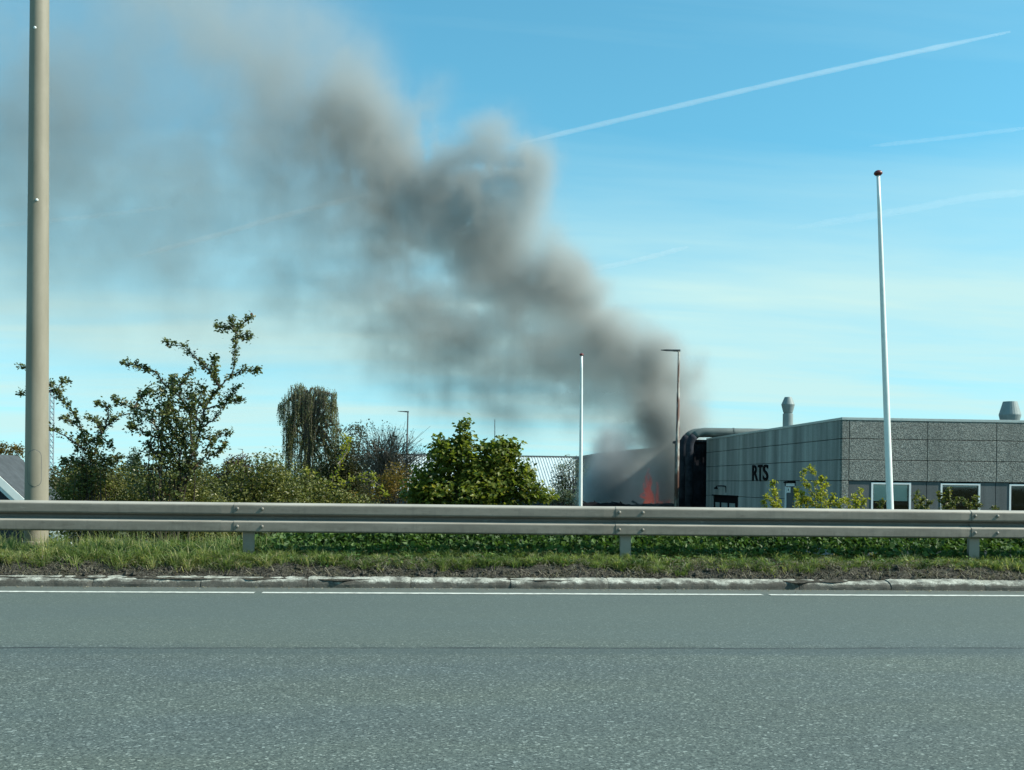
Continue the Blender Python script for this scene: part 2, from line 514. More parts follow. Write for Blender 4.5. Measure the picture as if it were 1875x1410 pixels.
mt['vent'] = M_plain("vent_steel", (.22, .27, .26), .6, .1, .3, .08)
mt['roofing'] = M_plain("roofing_felt", (.10, .11, .11), .9)
mt['inside'] = M_plain("dark_interior", (.008, .008, .009), .9)
mt['glass'] = M_glass()
mt['blind'] = M_plain("roller_blind", (.80, .86, .83), .8, 0, .2, .03)
mt['frame'] = M_plain("white_window_frame", (.68, .72, .72), .45, 0, .4, .05)
mt['letter'] = M_plain("black_letter", (.006, .006, .007), .9, 0, .1)
mt['char'] = M_char_shade("charred"); mt['char2'] = M_char_shade("sooty_cladding", (.014, .016, .020))  # char and soot blacks; on the annex they paint in shade
mt['bark'] = M_bark(); mt['twig'] = M_bark("grey_twig", (.12, .105, .085)); mt['birch'] = M_bark("birch_bark", (.09, .08, .065))

# ------------------------------------------------------------------ ground, road, kerb
def low_z(x):
    return -1.0 - 1.9 * smooth((-np.asarray(x, dtype=float) - 1.0) / 7.0)
def ground_z(x, y):
    x = np.asarray(x, dtype=float); y = np.asarray(y, dtype=float)
    v = np.interp(y, [10.9, 11.02, 11.25, 11.65, 12.3, 13.0], [.07, .085, .19, .265, .25, .16])
    t = smooth((y - 12.9) / 4.6)
    return v * (1 - t) + low_z(x) * t

rd = MB()
for y0, y1 in ((-9, 10.86),):
    xs = np.linspace(-70, 70, 15)
    for a, b in zip(xs[:-1], xs[1:]):
        rd.add([(a, y0, 0), (b, y0, 0), (b, y1, 0), (a, y1, 0)], [(0, 1, 2, 3)])
road = rd.build('road', mt['asphalt']); setup(road, kind='structure')
yl = (10.245, 10.360)
for a, b in ((-60, at_Y(466, 1087, 10.3)[0]), (at_Y(480, 1087, 10.3)[0], at_Y(1396, 1091, 10.3)[0]), (at_Y(1409, 1091, 10.3)[0], 60)):
    n = 60; xs = np.linspace(a, b, n + 1)
    V = []; 
    for x in xs:
        j0, j1 = rng.normal(0, .003, 2)
        V += [(x, yl[0] + j0, .004), (x, yl[1] + j1, .004)]
    Fa = [(2 * i, 2 * i + 2, 2 * i + 3, 2 * i + 1) for i in range(n)]
    part('lane_line', V, Fa, mt['line'], road)

kr = thing('kerb', None, None, (0, 10.84, 0)); kr['kind'] = 'structure'
kj = [at_Y(x, 1077, 10.82)[0] for x in (-25, 168, 367, 562, 752, 936, 1115, 1290, 1465, 1633, 1805)]
while kj[0] > -16: kj.insert(0, kj[0] - 1.0)
while kj[-1] < 18: kj.append(kj[-1] + 1.0)
prof = [(10.82, -.05), (10.823, .0), (10.828, .034), (10.838, .055), (10.865, .072), (10.91, .085), (10.965, .094), (11.03, .097), (11.05, -.02)]
for a, b in zip(kj[:-1], kj[1:]):
    rings = []; off = rng.normal(0, .005); dz = rng.normal(0, .003)
    N = 22
    for i in range(N + 1):
        t = i / N; x = a + .0025 + (b - a - .005) * t
        edge = .004 if i in (0, N) else 0
        chip = .0
        nn = float(fbm(np.array([x * 4.1]), np.array([3.3]), np.array([1.2]), 3)[0]) - .5
        n2 = float(fbm(np.array([x * 17.0]), np.array([7.7]), np.array([2.2]), 2)[0]) - .5
        r = []
        for k, (yy, zz) in enumerate(prof):
            d = (nn * .030 + n2 * .022) if 2 <= k <= 6 else 0
            r.append((x, yy + off + (d + edge if 1 <= k <= 7 else 0), zz + (dz + n2 * .014 + nn * .010 - edge * .7 if k >= 2 and k < 8 else 0)))
        rings.append(r)
    mb = MB(); mb.loft(rings); 
    o = mb.build('kerb_stone', mt['kerb'], kr, False)

# verge: fine, lumpy strip between kerb and embankment
xs = np.linspace(-12, 14, 521); ys = np.concatenate([np.linspace(11.0, 11.45, 19), np.linspace(11.5, 13.0, 22)])
X, Y = np.meshgrid(xs, ys)
sp_ = np.clip(fbm(xs * 1.7, xs * 0 + 4.4, xs * 0, 4, .6) - .38, 0, 1) * .60
Y = Y - sp_[None, :] * np.clip((11.3 - Y) / .3, 0, 1)
Zv = np.maximum(ground_z(X, Y), np.where(Y < 11.08, .088 + (Y - 10.95) * .12, -1))
am = np.where(Y < 11.5, 1, .6) * smooth((Y - 10.98) / .12)
Zv = Zv + am * ((fbm(X * 5, Y * 5, X * 0 + 2.2, 5, .6) - .5) * .11)
V = np.stack([X.ravel(), Y.ravel(), Zv.ravel()], 1)
nx, ny = len(xs), len(ys)
I = np.arange(nx * ny).reshape(ny, nx)
Fq = np.stack([I[:-1, :-1].ravel(), I[:-1, 1:].ravel(), I[1:, 1:].ravel(), I[1:, :-1].ravel()], 1)
verge = part('verge', V, Fq, mt['soil']); setup(verge, kind='structure')

def grid_mesh(xs, ys, zf):
    X, Y = np.meshgrid(xs, ys); Z = zf(X, Y)
    V = np.stack([X.ravel(), Y.ravel(), Z.ravel()], 1); nx, ny = len(xs), len(ys)
    I = np.arange(nx * ny).reshape(ny, nx)
    return V, np.stack([I[:-1, :-1].ravel(), I[:-1, 1:].ravel(), I[1:, 1:].ravel(), I[1:, :-1].ravel()], 1)
gx = np.concatenate([[-6000, -2500, -1000, -400, -150, -70], np.linspace(-45, 45, 91), [70, 150, 400, 1000, 2500, 6000]])
gy = np.concatenate([[-6000, -2000, -600, -150, -40, -10, 5, 10.88], np.linspace(11.0, 12.85, 8), np.linspace(13.02, 30, 35), np.linspace(32, 90, 30), [120, 170, 260, 400, 800, 2000, 6000, 12000]])
def gz(X, Y):
    z = ground_z(X, Y)
    z = np.where(Y < 10.9, -.04, z)
    inner = (Y >= 10.9) & (Y < 12.95) & (np.abs(X) < 13)
    z = np.where(inner, z - .12, z)
    z = z + np.where(Y > 13.5, (fbm(X * .9, Y * .9, X * 0 + 5.5, 4) - .5) * .25, 0) * np.where(Y < 60, 1, 0)
    return z
V, Fq = grid_mesh(gx, gy, gz)
ground = part('ground', V, Fq, mt['ground']); setup(ground, kind='structure')

# ------------------------------------------------------------------ guard rail
RY = 11.52                                    # front of the beams
gr = thing('guard_rail', 'weathered grey steel crash barrier along the road edge', 'guard rail', (0, RY + .1, .25))
jx = [at_Y(428, 945, RY)[0], at_Y(1128, 950, RY)[0], at_Y(1780, 958, RY)[0]]
d = (jx[2] - jx[0]) / 2
jx = [jx[0] - 2 * d, jx[0] - d] + jx + [jx[2] + d, jx[2] + 2 * d]
ztop = .812
BP = [(.062, -.004), (.052, .0), (.030, -.008), (.010, -.020), (.002, -.028), (.0, -.036), (.002, -.108), (.005, -.118), (.014, -.125), (.050, -.138), (.060, -.146),
      (.062, -.158), (.060, -.170), (.052, -.178), (.014, -.193), (.004, -.200), (.0, -.208), (.0, -.290), (.003, -.298), (.012, -.305), (.048, -.310)]
for k in range(len(jx) - 1):
    a, b = jx[k], jx[k + 1]
    a1, b1 = a, b + .22                       # each beam laps over the next one's start from behind
    rings = []
    for x in np.linspace(a1, b1, 25):
        lap = .011 if x > b - .02 else 0.0
        w = (float(fbm(np.array([x * .6 + k * 3]), np.array([1.1]), np.array([4.])), ) - .5) * .006
        f = [(x, RY + y + lap + w * .5, ztop + z + w) for y, z in BP]
        bk = [(x, RY + y + lap + .0035 + w * .5, ztop + z + w - (.002 if z > -.05 else 0)) for y, z in BP[::-1]]
        rings.append(f + bk)
    mb = MB(); mb.loft(rings)
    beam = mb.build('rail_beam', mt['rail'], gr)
    for bx in (a + .036, a + .29):
        for bz in (-.062, -.246):
            m2 = MB()
            rr = []
            for (dy, rad) in ((.004, .019), (-.004, .018), (-.011, .013), (-.014, .005)):
                rr.append([(bx + rad * math.cos(t), RY + dy, ztop + bz + rad * math.sin(t)) for t in np.linspace(0, 2 * math.pi, 10, endpoint=False)][::-1])
            m2.loft(rr); m2.build('bolt', mt['bolt'], beam, True)
post_px = {0: 455, 1: 1145, 2: 1783}
for k in range(len(jx)):
    if k - 2 in post_px: px = at_Y(post_px[k - 2], 1000, RY + .09)[0]
    else: px = jx[k] + .16
    y0 = RY + .075; w = .115; h = ztop - .02
    zb = float(ground_z(px, y0)) - .35
    prof2 = [(-w / 2, 0), (w / 2, 0), (w / 2, .055), (w / 2 - .02, .062), (w / 2 - .02, .055), (w / 2 - .006, .05), (w / 2 - .006, .006), (-w / 2 + .006, .006), (-w / 2 + .006, .05), (-w / 2 + .02, .055), (-w / 2 + .02, .062), (-w / 2, .055)]
    m2 = MB(); m2.loft([[(px + u, y0 + v, z) for u, v in prof2] for z in (zb, h)])
    m2.build('post', mt['post'], gr)

# ------------------------------------------------------------------ street lamp post by the road (its lamp is above the picture)
PY = 12.15
pb = at_Y(66.5, 1000, PY); pt = at_Y(72.5, 0, PY)
dirp = (pt - pb) / (pt[2] - pb[2])
lp = thing('street_lamp', 'thick pale beige street lamp post standing behind the crash barrier', 'street lamp', (pb[0], PY, pb[2] - .12))
rb, rt = 40.5 / 2 * PY / F, 32.0 / 2 * PY / F
def axis(z): return pb + dirp * (z - pb[2])
def rad(z): return rb + (rt - rb) * (z - pb[2]) / (pt[2] - pb[2])
zs = np.concatenate([np.linspace(pb[2] - .25, 4.0, 12), np.linspace(4.6, 10.5, 10)])
mb = MB(); mb.sweep([axis(z) for z in zs], [rad(z) for z in zs], 40); mb.build('post', mt['pole'], lp, True)
zc_ = at_Y(66, 990, PY)[2]
mb = MB(); zz = [zc_ - .6, zc_ - .012, zc_ - .002, zc_]
mb.sweep([axis(z) for z in zz], [rad(zc_) * 1.10, rad(zc_) * 1.10, rad(zc_) * 1.07, rad(zc_) * 0.99], 40); mb.build('base_sleeve', mt['pole'], lp, False)
# curved service door: thin shell in a dark gap
def shell(z0, z1, phi0, half, grow, arch=True, n=14, mzz=20):
    rings = []
    for i in range(mzz + 1):
        z = z0 + (z1 - z0) * i / mzz
        R = rad(z) + grow
        hw = half
        rr = half * R
        for e, s_ in ((z1, 1), (z0, -1)):
            dz = (e - z) * s_
            if arch and dz < rr: hw = half * math.sqrt(max(0.02, 1 - ((rr - dz) / rr) ** 2))
        c = axis(z)
        rings.append([(c[0] + R * math.sin(phi0 + t), c[1] - R * math.cos(phi0 + t), z) for t in np.linspace(-hw, hw, n)])
    return rings
z1, z0 = at_Y(62, 823, PY - .12)[2], at_Y(62, 892, PY - .12)[2]
ph = math.asin(max(-1, min(1, ((at_Y(62.5, 858, PY - .12)[0] - axis((z0 + z1) / 2)[0])) / rb)))
for nm, g, hf, mm in (('door_gap', .0012, .62, mt['darkmetal']), ('service_door', .0040, .57, mt['pole'])):
    r = shell(z0 if nm == 'door_gap' else z0 + .006, z1 if nm == 'door_gap' else z1 - .006, ph, hf, g)
    mb = MB(); mb.loft(r, closed=False); mb.build(nm, mm, lp, True)
for (bx, by) in ((67.5, 366), (63.5, 50)):
    p = at_Y(bx, by, PY - rad(4)); c = axis(p[2]); R = rad(p[2])
    ang = math.asin(np.clip((p[0] - c[0]) / R, -1, 1)); nd = np.array([math.sin(ang), -math.cos(ang), 0])
    mb = MB(); mb.sweep([c + nd * (R - .004), c + nd * (R + .006), c + nd * (R + .011)], [.016, .015, .006], 12); mb.build('bolt', mt['white'], lp, True)
# bracket arm and head above the frame
top = axis(10.5)
mb = MB(); mb.sweep(spline([top, top + [0, -.25, .5], top + [0, -1.2, .8]], 10), [.09] * 4 + [.07] * 6, 16); mb.build('arm', mt['pole'], lp, True)
mb = MB(); mb.box(top + [-.16, -2.0, .72], top + [.16, -1.15, .86], .04); mb.build('lamp_head', mt['darkmetal'], lp)

# ------------------------------------------------------------------ flagpoles
def flagpole(label, px_top, px_bot, Z, w_top, w_bot, cap_w):
    t = at_depth(*px_top, Z); b = at_depth(*px_bot, Z)
    dr = (t - b) / (t[2] - b[2])
    g = b + dr * (float(ground_z(b[0], b[1])) - .05 - b[2])
    o = thing('flagpole', label, 'flagpole', g, 'white flagpoles')
    s_ = Z / F
    zs = np.linspace(g[2], t[2], 14)
    fr = (zs - b[2]) / (t[2] - b[2])
    R = (w_bot + (w_top - w_bot) * fr ** 1.3 * np.sign(1)) if False else np.where(fr < 0, w_bot, w_bot + (w_top - w_bot) * np.clip(fr, 0, 1) ** 1.4)
    mb = MB(); mb.sweep([g + dr * (z - g[2]) for z in zs], R / 2 * s_, 20); pole = mb.build('pole', mt['white'], o, True)
    cw = cap_w * s_
    P = [(-.10, .30), (.02, .42), (.10, .5), (.22, .5), (.34, .44), (.46, .30), (.55, .08)]
    mb = MB(); mb.sweep([t + dr * (h * cw) for h, r in P], [r * cw for h, r in P], 20); mb.build('finial', mt['redcap'], o, True)
    # halyard cleat
    c = g + dr * 1.1
    mb = MB(); mb.box(c + [-.015, -.11, -.08], c + [.015, -.07, .08], .006); mb.build('cleat', mt['darkmetal'], o)
    return o
flagpole('tall leaning white flagpole in front of the concrete building', (1608, 320), (1630, 930), 28.6, 6.2, 12.6, 15.5)
flagpole('short upright white flagpole beside the pale smoke', (1065, 651), (1063, 922), 44.0, 4.2, 7.0, 8)

# ------------------------------------------------------------------ distant street lamps
def lamp(label, px_top, px_bot, Z, w_bot, arm_px, m, tilt=3):
    t = at_depth(*px_top, Z); b = at_depth(*px_bot, Z)
    dr = (t - b) / (t[2] - b[2]); g = b + dr * (float(ground_z(b[0], b[1])) - .05 - b[2])
    o = thing('street_lamp', label, 'street lamp', g, 'slender lamps on the lower road')
    s_ = Z / F
    r0 = w_bot / 2 * s_; H = t[2] - g[2]
    zz = np.array([0, .55, .551, .78, .781, 1.0]) * H; R = np.array([1, .92, .80, .72, .55, .5]) * r0
    mb = MB(); mb.sweep([g + dr * z for z in zz], R, 12); mb.build('post', m, o, True)
    e = at_depth(px_top[0] - arm_px, px_top[1] + tilt - 4, Z)
    mb = MB(); q = t + (e - t) * .35
    mb.sweep([t + (e - t) * -.08, q], [r0 * .55, r0 * .5], 8); mb.build('arm', mt['darkmetal'], o)
    dv = e - q; hh = abs(arm_px) * s_ * .09
    V = []
    for c, wv, tv in ((q, .6, 1.0), (q + dv * .5, .9, .8), (e, .45, .3)):
        for (yy, zz2) in ((-1, -.5), (1, -.5), (1, .5), (-1, .5)):
            V.append(c + np.array([0, yy * hh * 1.6 * wv, zz2 * hh * tv]))
    Fa = [(0, 1, 2, 3)[::-1], (8, 9, 10, 11)] + [(k * 4 + i, k * 4 + (i + 1) % 4, k * 4 + 4 + (i + 1) % 4, k * 4 + 4 + i) for k in (0, 1) for i in range(4)]
    part('lamp_head', V, Fa, mt['darkmetal'], o)
    return o
lamp('rust stained street lamp standing before the dark smoke', (1243, 642), (1239, 925), 40.0, 8.0, 33, mt['rustpole'])
lamp('dark slender street lamp between bare bush and maple bush', (747, 754), (743, 905), 72.0, 5.0, 19, mt['darkmetal'])
lamp('small grey street lamp in front of the weeping birch', (551, 798), (548, 890), 105.0, 2.6, 13, mt['vent'])
lamp('tiny far street lamp above the hedge near the thorny shrub', (444, 823), (443, 880), 170.0, 2.0, 9, mt['darkmetal'])

# ------------------------------------------------------------------ concrete building
c0 = at_depth(1541, 880, 31.1)
BX, BY = float(c0[0]), float(c0[1])
def zf(y, x=1541): return float(at_Y(x, y, BY)[2])
zr = zf(768.5); zj = [zr, zf(803), zf(841.5), zf(880)]
GZ = -1.0
DEP, WID = 15.2, 13.0
bd = thing('concrete_building', 'low grey concrete building with exposed pebble panels and letters on its side', 'building', (BX, BY, GZ))
PT = .10                                       # panel thickness
G = .008
# core walls behind the panels (window openings left free)
win_px = [(1596, 1669), (1723, 1796), (1849, 1922)]
wx = [(float(at_Y(a, 890, BY)[0]), float(at_Y(b, 890, BY)[0])) for a, b in win_px]
sp = wx[1][0] - wx[0][0]
while wx[-1][1] < BX + WID - 1.8: wx.append((wx[-1][0] + sp, wx[-1][1] + sp))
wz1 = zj[3] - .035; wz0 = wz1 - 1.25
mb = MB()
mb.box((BX + .16, BY + PT, zj[3]), (BX + WID, BY + PT + .15, zr - .03))
xs_ = [BX + .16] + [v for w in wx for v in w] + [BX + WID]
mb.box((BX + .16, BY + PT + .06, GZ), (BX + WID, BY + PT + .15, wz0))
mb.box((BX + PT, BY + .16, GZ), (BX + PT + .15, BY + DEP, zr - .03))
mb.box((BX + .2, BY + DEP - .15, GZ), (BX + WID, BY + DEP, zr - .03))
mb.box((BX + WID - .15, BY + .3, GZ), (BX + WID, BY + DEP - .2, zr - .03))
mb.build('core_wall', mt['inside'], bd)
mb = MB(); mb.box((BX + .05, BY + .05, zr - .25), (BX + WID, BY + DEP, zr - .05)); mb.build('roof_slab', mt['roofing'], bd)
# panels on the front
cs = float(at_Y(1554.5, 850, BY)[0])
vj = [cs, float(at_Y(1698, 850, BY)[0]), float(at_Y(1824.5, 850, BY)[0])]
while vj[-1] < BX + WID - .5: vj.append(vj[-1] + sp)
def panel(a, b, m, parent=bd, name='panel'):
    m2 = MB(); m2.box(a, b, .006); return m2.build(name, m, parent)
for k in range(3):
    zt, zb = zj[k], zj[k + 1]
    panel((BX, BY, zb + G), (cs - G, BY + .14, zt - G), mt['aggr'])
    for a, b in zip(vj[:-1], vj[1:]):
        panel((a + G, BY, zb + G), (b - G, BY + PT - .002, zt - G), mt['aggr'])
panel((BX, BY, GZ - .3), (cs - G, BY + .14, zj[3] - G), mt['aggr'])
# piers between the windows, cut at the panel joints
edges = [cs + G] + [v for w in wx for v in w]
for i in range(0, len(edges) - 1, 2):
    a, b = edges[i], edges[i + 1]
    cuts = [a] + [v for v in vj[1:] if a + .1 < v < b - .1] + [b]
    for u, w in zip(cuts[:-1], cuts[1:]):
        panel((u + (G if u != a else 0), BY + .035, GZ - .3), (w - (G if w != b else 0), BY + .17, zj[3] - G), mt['pier'])
for (a, b) in wx:
    panel((a, BY + .035, GZ - .3), (b, BY + .155, wz0), mt['pier'])
for i, (a, b) in enumerate(wx):
    w = thing('window', None, None, (0, 0, 0)); w.parent = bd; WL[w] = WL[bd]
    f = .055
    mb = MB(); y0, y1 = BY + .02, BY + .085
    mb.box((a + .002, y0, wz0 + .002), (a + f, y1, wz1 - .002)); mb.box((b - f, y0, wz0 + .002), (b - .002, y1, wz1 - .002))
    mb.box((a + f, y0, wz1 - f), (b - f, y1, wz1 - .002)); mb.box((a + f, y0, wz0 + .002), (b - f, y1, wz0 + f))
    mb.build('frame', mt['frame'], w)
    mb = MB(); mb.box((a + f, y0 + .03, wz0 + f), (b - f, y0 + .04, wz1 - f)); mb.build('pane', mt['glass'], w)
    if i == 0 or i > 3:
        mb = MB(); zb_ = float(at_Y(1640, 917.5, BY)[2])
        mb.box((a + f + .01, y1 + .03, zb_), (b - f - .01, y1 + .034, wz1 - f + .03)); mb.build('blind', mt['blind'], w)
    elif i == 1:
        mb = MB(); mb.box((a + f, y1 + .02, wz1 - f - .05), (b - f, y1 + .05, wz1 - f - .025)); mb.build('blind_rail', mt['frame'], w)
# panels on the side
def sideY(px, y=850): return float(at_X(px, y, BX)[1])
sv = [BY + .145, sideY(1495), sideY(1391), BY + DEP]
for k in range(3):
    for a, b in zip([sv[0], sv[1], sv[3]][:-1], [sv[0], sv[1], sv[3]][1:]):
        panel((BX, a + G, zj[k + 1] + G), (BX + PT - .002, b - G, zj[k] - G), mt['side'])
d0, d1 = sideY(1351, 915), sideY(1306, 915)
e0, e1 = sideY(1456, 900), sideY(1437, 900)
zj4 = zj[3] - .60; zdoor = float(at_X(1330, 907, BX)[2]); zent = zj[3] - .02
for (zt, zb) in ((zj[3], zj4), (zj4, GZ - .3)):
    segs = [(sv[0], e0), (e1, sv[2]), (sv[2], BY + DEP)] if zt == zj[3] else [(sv[0], e0), (e1, sv[2]), (sv[2], d0), (d1, BY + DEP)]
    for a, b in segs:
        panel((BX + .004, a + G, zb + G), (BX + PT - .002, b - G, zt - G), mt['side'])
# roof edge
mb = MB(); mb.box((BX - .012, BY - .012, zr - .004), (BX + WID, BY + .12, zr + .072), .004); mb.build('roof_flashing', mt['flash'], bd)
mb = MB(); mb.box((BX - .012, BY + .1225, zr - .004), (BX + .12, BY + DEP, zr + .070), .004); mb.build('roof_flashing', mt['flash'], bd)
# double door with side light
dr_ = thing('door', None, None, (0, 0, 0)); dr_.parent = bd; WL[dr_] = WL[bd]
zd = zj4 - G
mb = MB(); mb.box((BX + .02, d0, GZ), (BX + .09, d1, zd)); mb.build('door_leaf', mt['letter'], dr_)
wd = d1 - d0
for u, v in ((.12, .34), (.42, .66), (.74, .92)):
    mb = MB(); mb.box((BX + .014, d0 + wd * u, GZ + .3), (BX + .0195, d0 + wd * v, zd - .26)); mb.build('pane', mt['vent'], dr_)
mb = MB(); mb.box((BX - .05, d0 - .05, zd + .002), (BX + .0, d1 + .05, zd + .05)); mb.build('lintel', mt['letter'], dr_)
# narrow glazed entrance with white frame
en = thing('door', None, None, (0, 0, 0)); en.parent = bd; WL[en] = WL[bd]
mb = MB()
mb.box((BX + .0, e1 - .10, GZ), (BX + .09, e1, zent - .06)); mb.box((BX + .0, e0, GZ), (BX + .09, e0 + .05, zent - .06)); mb.box((BX + .0, e0, zent - .16), (BX + .09, e1, zent - .0605 + .0))
mb.build('frame', mt['frame'], en)
mb = MB(); mb.box((BX + .03, e0 + .05, GZ), (BX + .05, e1 - .10, zent - .16)); mb.build('pane', mt['pier'], en)
mb = MB(); mb.box((BX - .03, e0 - .03, zent - .058), (BX + .0, e1 + .05, zent - .005)); mb.build('drip_edge', mt['letter'], en)
pq = at_X(1441, 897, BX)
mb = MB(); mb.box((BX + .022, pq[1] - .28, pq[2] - .09), (BX + .028, pq[1] + .12, pq[2] + .09)); nt_ = mb.build('notice', mt['white'], en)
mb = MB(); mb.box((BX + .0195, pq[1] - .12, pq[2] - .03), (BX + .0215, pq[1] - .02, pq[2] + .04)); mb.build('notice_print', mt['letter'], nt_)
# letters on the side wall
lb = zj[3] + .012
for ch, p0, p1 in (('R', 1378.5, 1388.5), ('T', 1388.8, 1396.5), ('S', 1398, 1407.5)):
    cu = bpy.data.curves.new('letter', 'FONT'); cu.body = ch; cu.extrude = .05; cu.offset = .012; cu.resolution_u = 4
    to = bpy.data.objects.new('letter', cu); COL.objects.link(to)
    dg = bpy.context.evaluated_depsgraph_get(); dg.update()
    tm = to.evaluated_get(dg).to_mesh()
    Vt = np.array([v.co[:] for v in tm.vertices]); Ft = [tuple(p.vertices) for p in tm.polygons]
    to.evaluated_get(dg).to_mesh_clear(); bpy.data.objects.remove(to); bpy.data.curves.remove(cu)
    mn, mx = Vt.min(0), Vt.max(0); Vt = (Vt - mn) / (mx - mn)
    ya, yb = sideY(p0, 868), sideY(p1, 868)
    hgt = (zj[2] - zj[3]) * .93
    V = np.stack([BX - .004 - .03 * Vt[:, 2], ya + (yb - ya) * Vt[:, 0], lb + hgt * Vt[:, 1]], 1)
    part('letter', V, Ft, mt['letter'], bd)
# wall lamp bracket over the door
q = at_X(1319, 891, BX); q2 = at_X(1329.5, 891, BX)
wlm = thing('wall_lamp', 'small dark bracket lamp on the side wall above the door', 'lamp', (BX, float(q2[1]), float(q2[2])))
ymid = float((q[1] + q2[1]) / 2)
mb = MB(); mb.sweep(spline([(BX - .0, q2[1], q2[2] - .24), (BX - .02, q2[1], q2[2] - .02), (BX - .06, q2[1] + .08, q2[2] + .02), (BX - .16, q[1] - .1, q[2] + .02), (BX - .18, q[1], q[2] - .03)], 14), .022, 8); mb.build('bracket', mt['letter'], wlm, True)
mb = MB(); c = np.array([BX - .18, q[1], q[2] - .04]); mb.sweep([c + [0, 0, .02], c, c + [0, 0, -.06]], [.03, .07, .085], 12); mb.build('shade', mt['letter'], wlm, True)
# roof vents
def vent(cx, Z, P, nm, skirt):
    c = at_depth(cx, 780, Z); s_ = Z / F
    v = thing('roof_vent', None, None, (0, 0, 0)); v.parent = bd; WL[v] = WL[bd]
    for name, pts in P:
        mb = MB(); mb.sweep([(c[0], c[1], float(at_depth(cx, y, Z)[2])) for y, w in pts], [w / 2 * s_ for y, w in pts], 24); mb.build(name, mt['vent'], v, False)
vent(1442.5, 38.5, [('duct_pipe', [(800, 18.5), (757.5, 18.5)]), ('collar', [(757.4, 15), (755.5, 15.5)]), ('cowl', [(755.4, 17), (741.5, 24), (740.5, 24), (727.2, 12.5)])], 'v', 0)
vent(1849, 34.5, [('duct_pipe', [(800, 30), (771, 30)]), ('cowl', [(771, 33), (760.5, 38), (759, 38), (735.5, 24.5)])], 'v', 0)
# big ducts along the far end of the roof, bending down outside the wall
def duct(Z, y, xb, r, yend, m1, m2):
    a = at_depth(1500, y, Z); b = at_depth(xb + 30, y, Z); c = at_depth(xb, y + 28, Z); e = at_depth(xb, yend, Z)
    a[2] = b[2]; a[1] = b[1]
    c = np.array([c[0], b[1], c[2]]); e = np.array([c[0], b[1], e[2]])
    bend = [b + (c * [1, 1, 0] + b * [0, 0, 1] - b) * (1 - math.cos(t)) * 0 for t in (0,)]
    cc = np.array([b[0], b[1], c[2]]); rx = b[0] - c[0]; rz = b[2] - c[2]
    arc = [cc + np.array([-rx * math.sin(t), 0, rz * math.cos(t)]) for t in np.linspace(0, math.pi / 2, 9)]
    o = thing('duct', None, None, (0, 0, 0)); o.parent = bd; WL[o] = WL[bd]
    mb = MB(); mb.sweep([a] + arc[:5], r, 20); mb.build('duct_run', m1, o, True)
    mb = MB(); mb.sweep(arc[4:] + [e], r * 1.001, 20); mb.build('duct_drop', m2, o, True)
    for t in (.25, .6):
        p = b + (a - b) * t
        mb = MB(); mb.sweep([p - [.03, 0, 0], p + [.03, 0, 0]], r * 1.07, 20); mb.build('flange', m1, o)
        mb = MB(); mb.box(p + [-.05, -.12, -r - .5], p + [.05, .12, -r * .8]); mb.build('support', mt['darkmetal'], o)
mt['duct'] = M_plain("sooty_duct", (.10, .128, .122), .7, 0, .25, .25, 2)
duct(45.2, 790.5, 1262, .165, 940, mt['duct'], mt['char2'])
duct(46.4, 792.5, 1250, .19, 940, mt['duct'], mt['char2'])

# annex at the end of the wall, coloured black for shade and smoke, low charred roof in front of the fire, halls behind
def wbox(name, label, cat, a, b, m): 
    o = thing(name, label, cat, ((a[0] + b[0]) / 2, a[1], GZ)); return o
ax0 = float(at_depth(1247, 880, 46.8)[0])
an = thing('burnt_annex', 'soot blackened annex at the burning end of the concrete building', 'building', (ax0, BY + DEP, GZ))
ay = BY + DEP + .3
ztp = float(at_depth(1270, 806, 47.0)[2])
mb = MB(); mb.box((ax0, ay, GZ), (BX + 2.5, ay + 1.6, ztp - .12), .02); mb.build('wall', mt['char'], an)
mb = MB(); mb.box((ax0 - .08, ay - .1, ztp - .118), (BX + 2.6, ay + 1.7, ztp), .02); mb.build('roof', mt['char2'], an)
for k in range(7):
    xk = ax0 + .12 + k * .36
    mb = MB(); mb.box((xk, ay - .035, GZ), (xk + .07, ay - .002, ztp - .13)); mb.build('wall_rib', mt['char'], an)

s0 = at_depth(1066, 921, 47.0); s1 = at_depth(1236, 923, 48.0)
sh = thing('charred_lean_to', 'low charred roof collapsed at the foot of the fire', 'shed', (float((s0[0] + s1[0]) / 2), float(s0[1]), GZ))
n = 26; rings = []
for i in range(n + 1):
    t = i / n; p = s0 * (1 - t) + s1 * t
    sag = .12 * math.sin(t * 9) * .35 + rng.normal(0, .028)
    rings.append([(p[0], p[1], GZ), (p[0], p[1], p[2] + sag), (p[0], p[1] + 1.3, p[2] + sag * .3 - .1), (p[0], p[1] + 1.3, GZ)])
mb = MB(); mb.loft(rings); mb.build('roof', mt['char'], sh)
for k in range(6):
    t = rng.random(); p = s0 * (1 - t) + s1 * t
    mb = MB(); mb.sweep([p + [0, .1, -.1], p + [rng.normal(0, .5), .2, rng.uniform(.05, .16)]], .03, 5); mb.build('rafter', mt['char'], sh)

